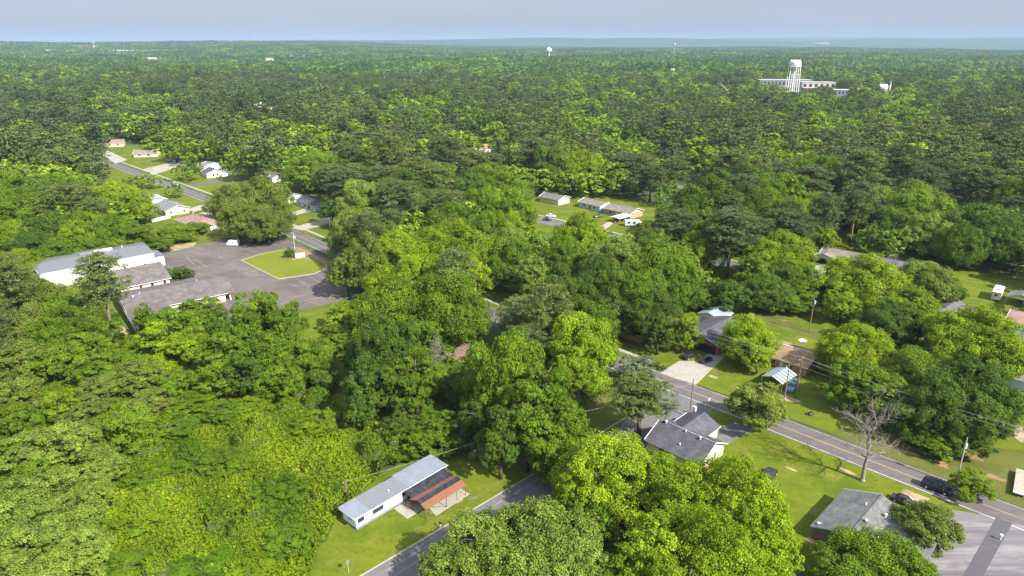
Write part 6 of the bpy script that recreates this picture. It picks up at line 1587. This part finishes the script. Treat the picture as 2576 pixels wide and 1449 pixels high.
# steep flanks need more leaves: repeat those points lower down the slope
steep = np.hypot(gxn, gyn) > 1.2
ex = P_[steep] + np.stack([gxn[steep] * 0, gyn[steep] * 0, -rg.uniform(.1, 1.0, steep.sum())], 1)
P_ = np.concatenate([P_, ex]); N_ = np.concatenate([N_, N_[steep]])
Nn = unit(N_ + rg.normal(size=N_.shape) * .55)
hue = .5 + .35 * np.sin(P_[:, 0] * .13 + 1.0) * np.sin(P_[:, 1] * .17) + .22 * np.sin(P_[:, 0] * .5 + P_[:, 1] * .37) + .09 * rg.normal(size=len(P_))
tint = np.clip(1 + .15 * rg.normal(size=len(P_)), .5, 1.6)
Q_ = leaf_quads(P_, Nn, .42, rg, .8)
under = MB()
ng = 90
gxx = np.linspace(bx0, bx1, ng * 2); gyy = np.linspace(by0, by1, ng)
hz = vine_h(*np.meshgrid(gxx, gyy)) - .45
iy = 0
for a in range(ng - 1):
    for c in range(ng * 2 - 1):
        if inside(VPOLY, (gxx[c] + gxx[c + 1]) / 2, (gyy[a] + gyy[a + 1]) / 2):
            under.face([(gxx[c], gyy[a], hz[a, c]), (gxx[c + 1], gyy[a], hz[a, c + 1]), (gxx[c + 1], gyy[a + 1], hz[a + 1, c + 1]), (gxx[c], gyy[a + 1], hz[a + 1, c])], M['ground'])
vm = leaf_mesh('vine_thicket', Q_, tint, [VINE, M['ground']], hue=np.clip(hue, 0, 1), extra=under, extra_mat=1)
vo = bpy.data.objects.new('vine_thicket', vm); COL.objects.link(vo); tag(vo, kind='stuff')

# ------------------------------------------------------------------ bare trees
def bare_tree(label, c, h, seed, r=.42, ang=0, spread=.8):
    root = thing('dead_tree', label, 'dead tree', (c[0], c[1], 0), ang)
    rg = random.Random(seed); tk, br = MB(), MB()
    p0 = Vector((0, 0, -.2)); pts_ = [p0]
    for i in range(1, 7): pts_.append(Vector((rg.uniform(-.15, .15) * i * .6, rg.uniform(-.15, .15) * i * .6, h * .72 * i / 6)))
    tk.tube(p0, (0, 0, .5), r * 1.5, r, DEADWOOD, 10)
    for i in range(6): tk.tube(pts_[i], pts_[i + 1], r * (1 - .13 * i), r * (1 - .13 * (i + 1)), DEADWOOD, 8, i == 5)
    def grow(p, d, ln, rad, dep):
        n = 4; q = p
        for i in range(n):
            d = (d + Vector((rg.uniform(-.22, .22), rg.uniform(-.22, .22), rg.uniform(-.16, .16 if dep > 1 else .22)))).normalized()
            e = q + d * (ln / n); br.tube(q, e, rad * (1 - i * .18), rad * (1 - (i + 1) * .18), DEADWOOD, 5 if rad > .04 else 3, False)
            if dep < 3:
                for k in range(2 if dep < 1 else 1):
                    a = rg.uniform(0, 6.28); s = Vector((math.cos(a), math.sin(a), rg.uniform(-.2, .5)))
                    grow(e, (d * .75 + s * .8).normalized(), ln * rg.uniform(.38, .55), max(.018, rad * .45), dep + 1)
            q = e
    for i in range(12):
        t_ = .34 + .66 * i / 11; k = min(5, int(t_ * 6)); f = t_ * 6 - k
        s = pts_[k].lerp(pts_[k + 1], f); a = i * 2.4 + rg.uniform(-.4, .4)
        up = .15 + 1.1 * t_ * t_
        grow(s, Vector((math.cos(a) * spread, math.sin(a) * spread, up)).normalized(), h * rg.uniform(.24, .36), r * .36 * (1.15 - .5 * t_), 0)
    tk.build('trunk', root, True); br.build('branches', root)
    return root
bare_tree('big bare grey dead tree standing beside the main road', (67.8, 111.6), 17.6, 3)
bare_tree('small bare bush at the bottom edge left of the grey-roofed brick house', (44.5, 84.5), 4.5, 8, .12)
bare_tree('bleached bare tree standing among the upper-middle woods', (3, 428), 19, 12, .4)
bare_tree('pale snag rising in the dark gap of the central trees', (-18.5, 150), 12, 17, .22, spread=.35)
bare_tree('bare grey treetop beside the purple-grey roof', (133, 226), 10, 23, .25)

# clipped shrubs by the church and the island
def shrub(label, c, w, h, kd, z=0.0):
    root = thing('shrub', label, 'shrub', (c[0], c[1], z), 0, 'shrubs and low bushes')
    root.scale = (w / 5, w / 5, h / 5)
    tk = bpy.data.objects.new('stem', BT['S'][1]); COL.objects.link(tk); tk.parent = root
    cr = bpy.data.objects.new('crown', BN['S'][2]); COL.objects.link(cr); cr.parent = root
    cr.material_slots[0].link = 'OBJECT'; cr.material_slots[0].material = LEAF[kd]
shrub('dark round shrub beside the monument sign on the island', (-87.2, 256.2), 4.6, 4.2, 'deep', .16)
shrub('left of two clipped olive shrubs against the cream church wall', (-122.0, 214.6), 2.8, 2.6, 'khaki')
shrub('right of two clipped olive shrubs against the cream church wall', (-118.0, 218.4), 3.0, 2.6, 'khaki')
shrub('broad dark bush at the parking-lot corner of the church wing', (-117.8, 232.0), 7.5, 4.0, 'deep')
shrub('round green shrub at the edge of the concrete driveway', (37.6, 161.0), 2.6, 2.0, 'lime')
shrub('low flowering bush beside the driveway end', (39.0, 159.2), 2.4, 1.4, 'mid')
shrub('dark bush between the camper trailer and the street', (149.5, 194.0), 6.0, 3.2, 'deep')

# ------------------------------------------------------------------ air
hb = MB(); hb.box((0, 14000, 70), (60000, 36000, 280), M['ground'])
hb.mats = []; hz_o = hb.build('haze') if False else None
me = bpy.data.meshes.new('haze'); me.from_pydata(hb.v, [], hb.f)
hm = bpy.data.materials.new('air'); hm.use_nodes = True; hn = hm.node_tree; hn.nodes.clear()
ho = hn.nodes.new('ShaderNodeOutputMaterial'); pv = hn.nodes.new('ShaderNodeVolumePrincipled')
pv.inputs['Color'].default_value = (0.40, 0.56, 0.75, 1); pv.inputs['Density'].default_value = 0.000070
pv.inputs['Anisotropy'].default_value = 0.0
hn.links.new(pv.outputs['Volume'], ho.inputs['Volume'])
me.materials.append(hm)
hz_o = bpy.data.objects.new('haze', me); COL.objects.link(hz_o); tag(hz_o, kind='stuff')
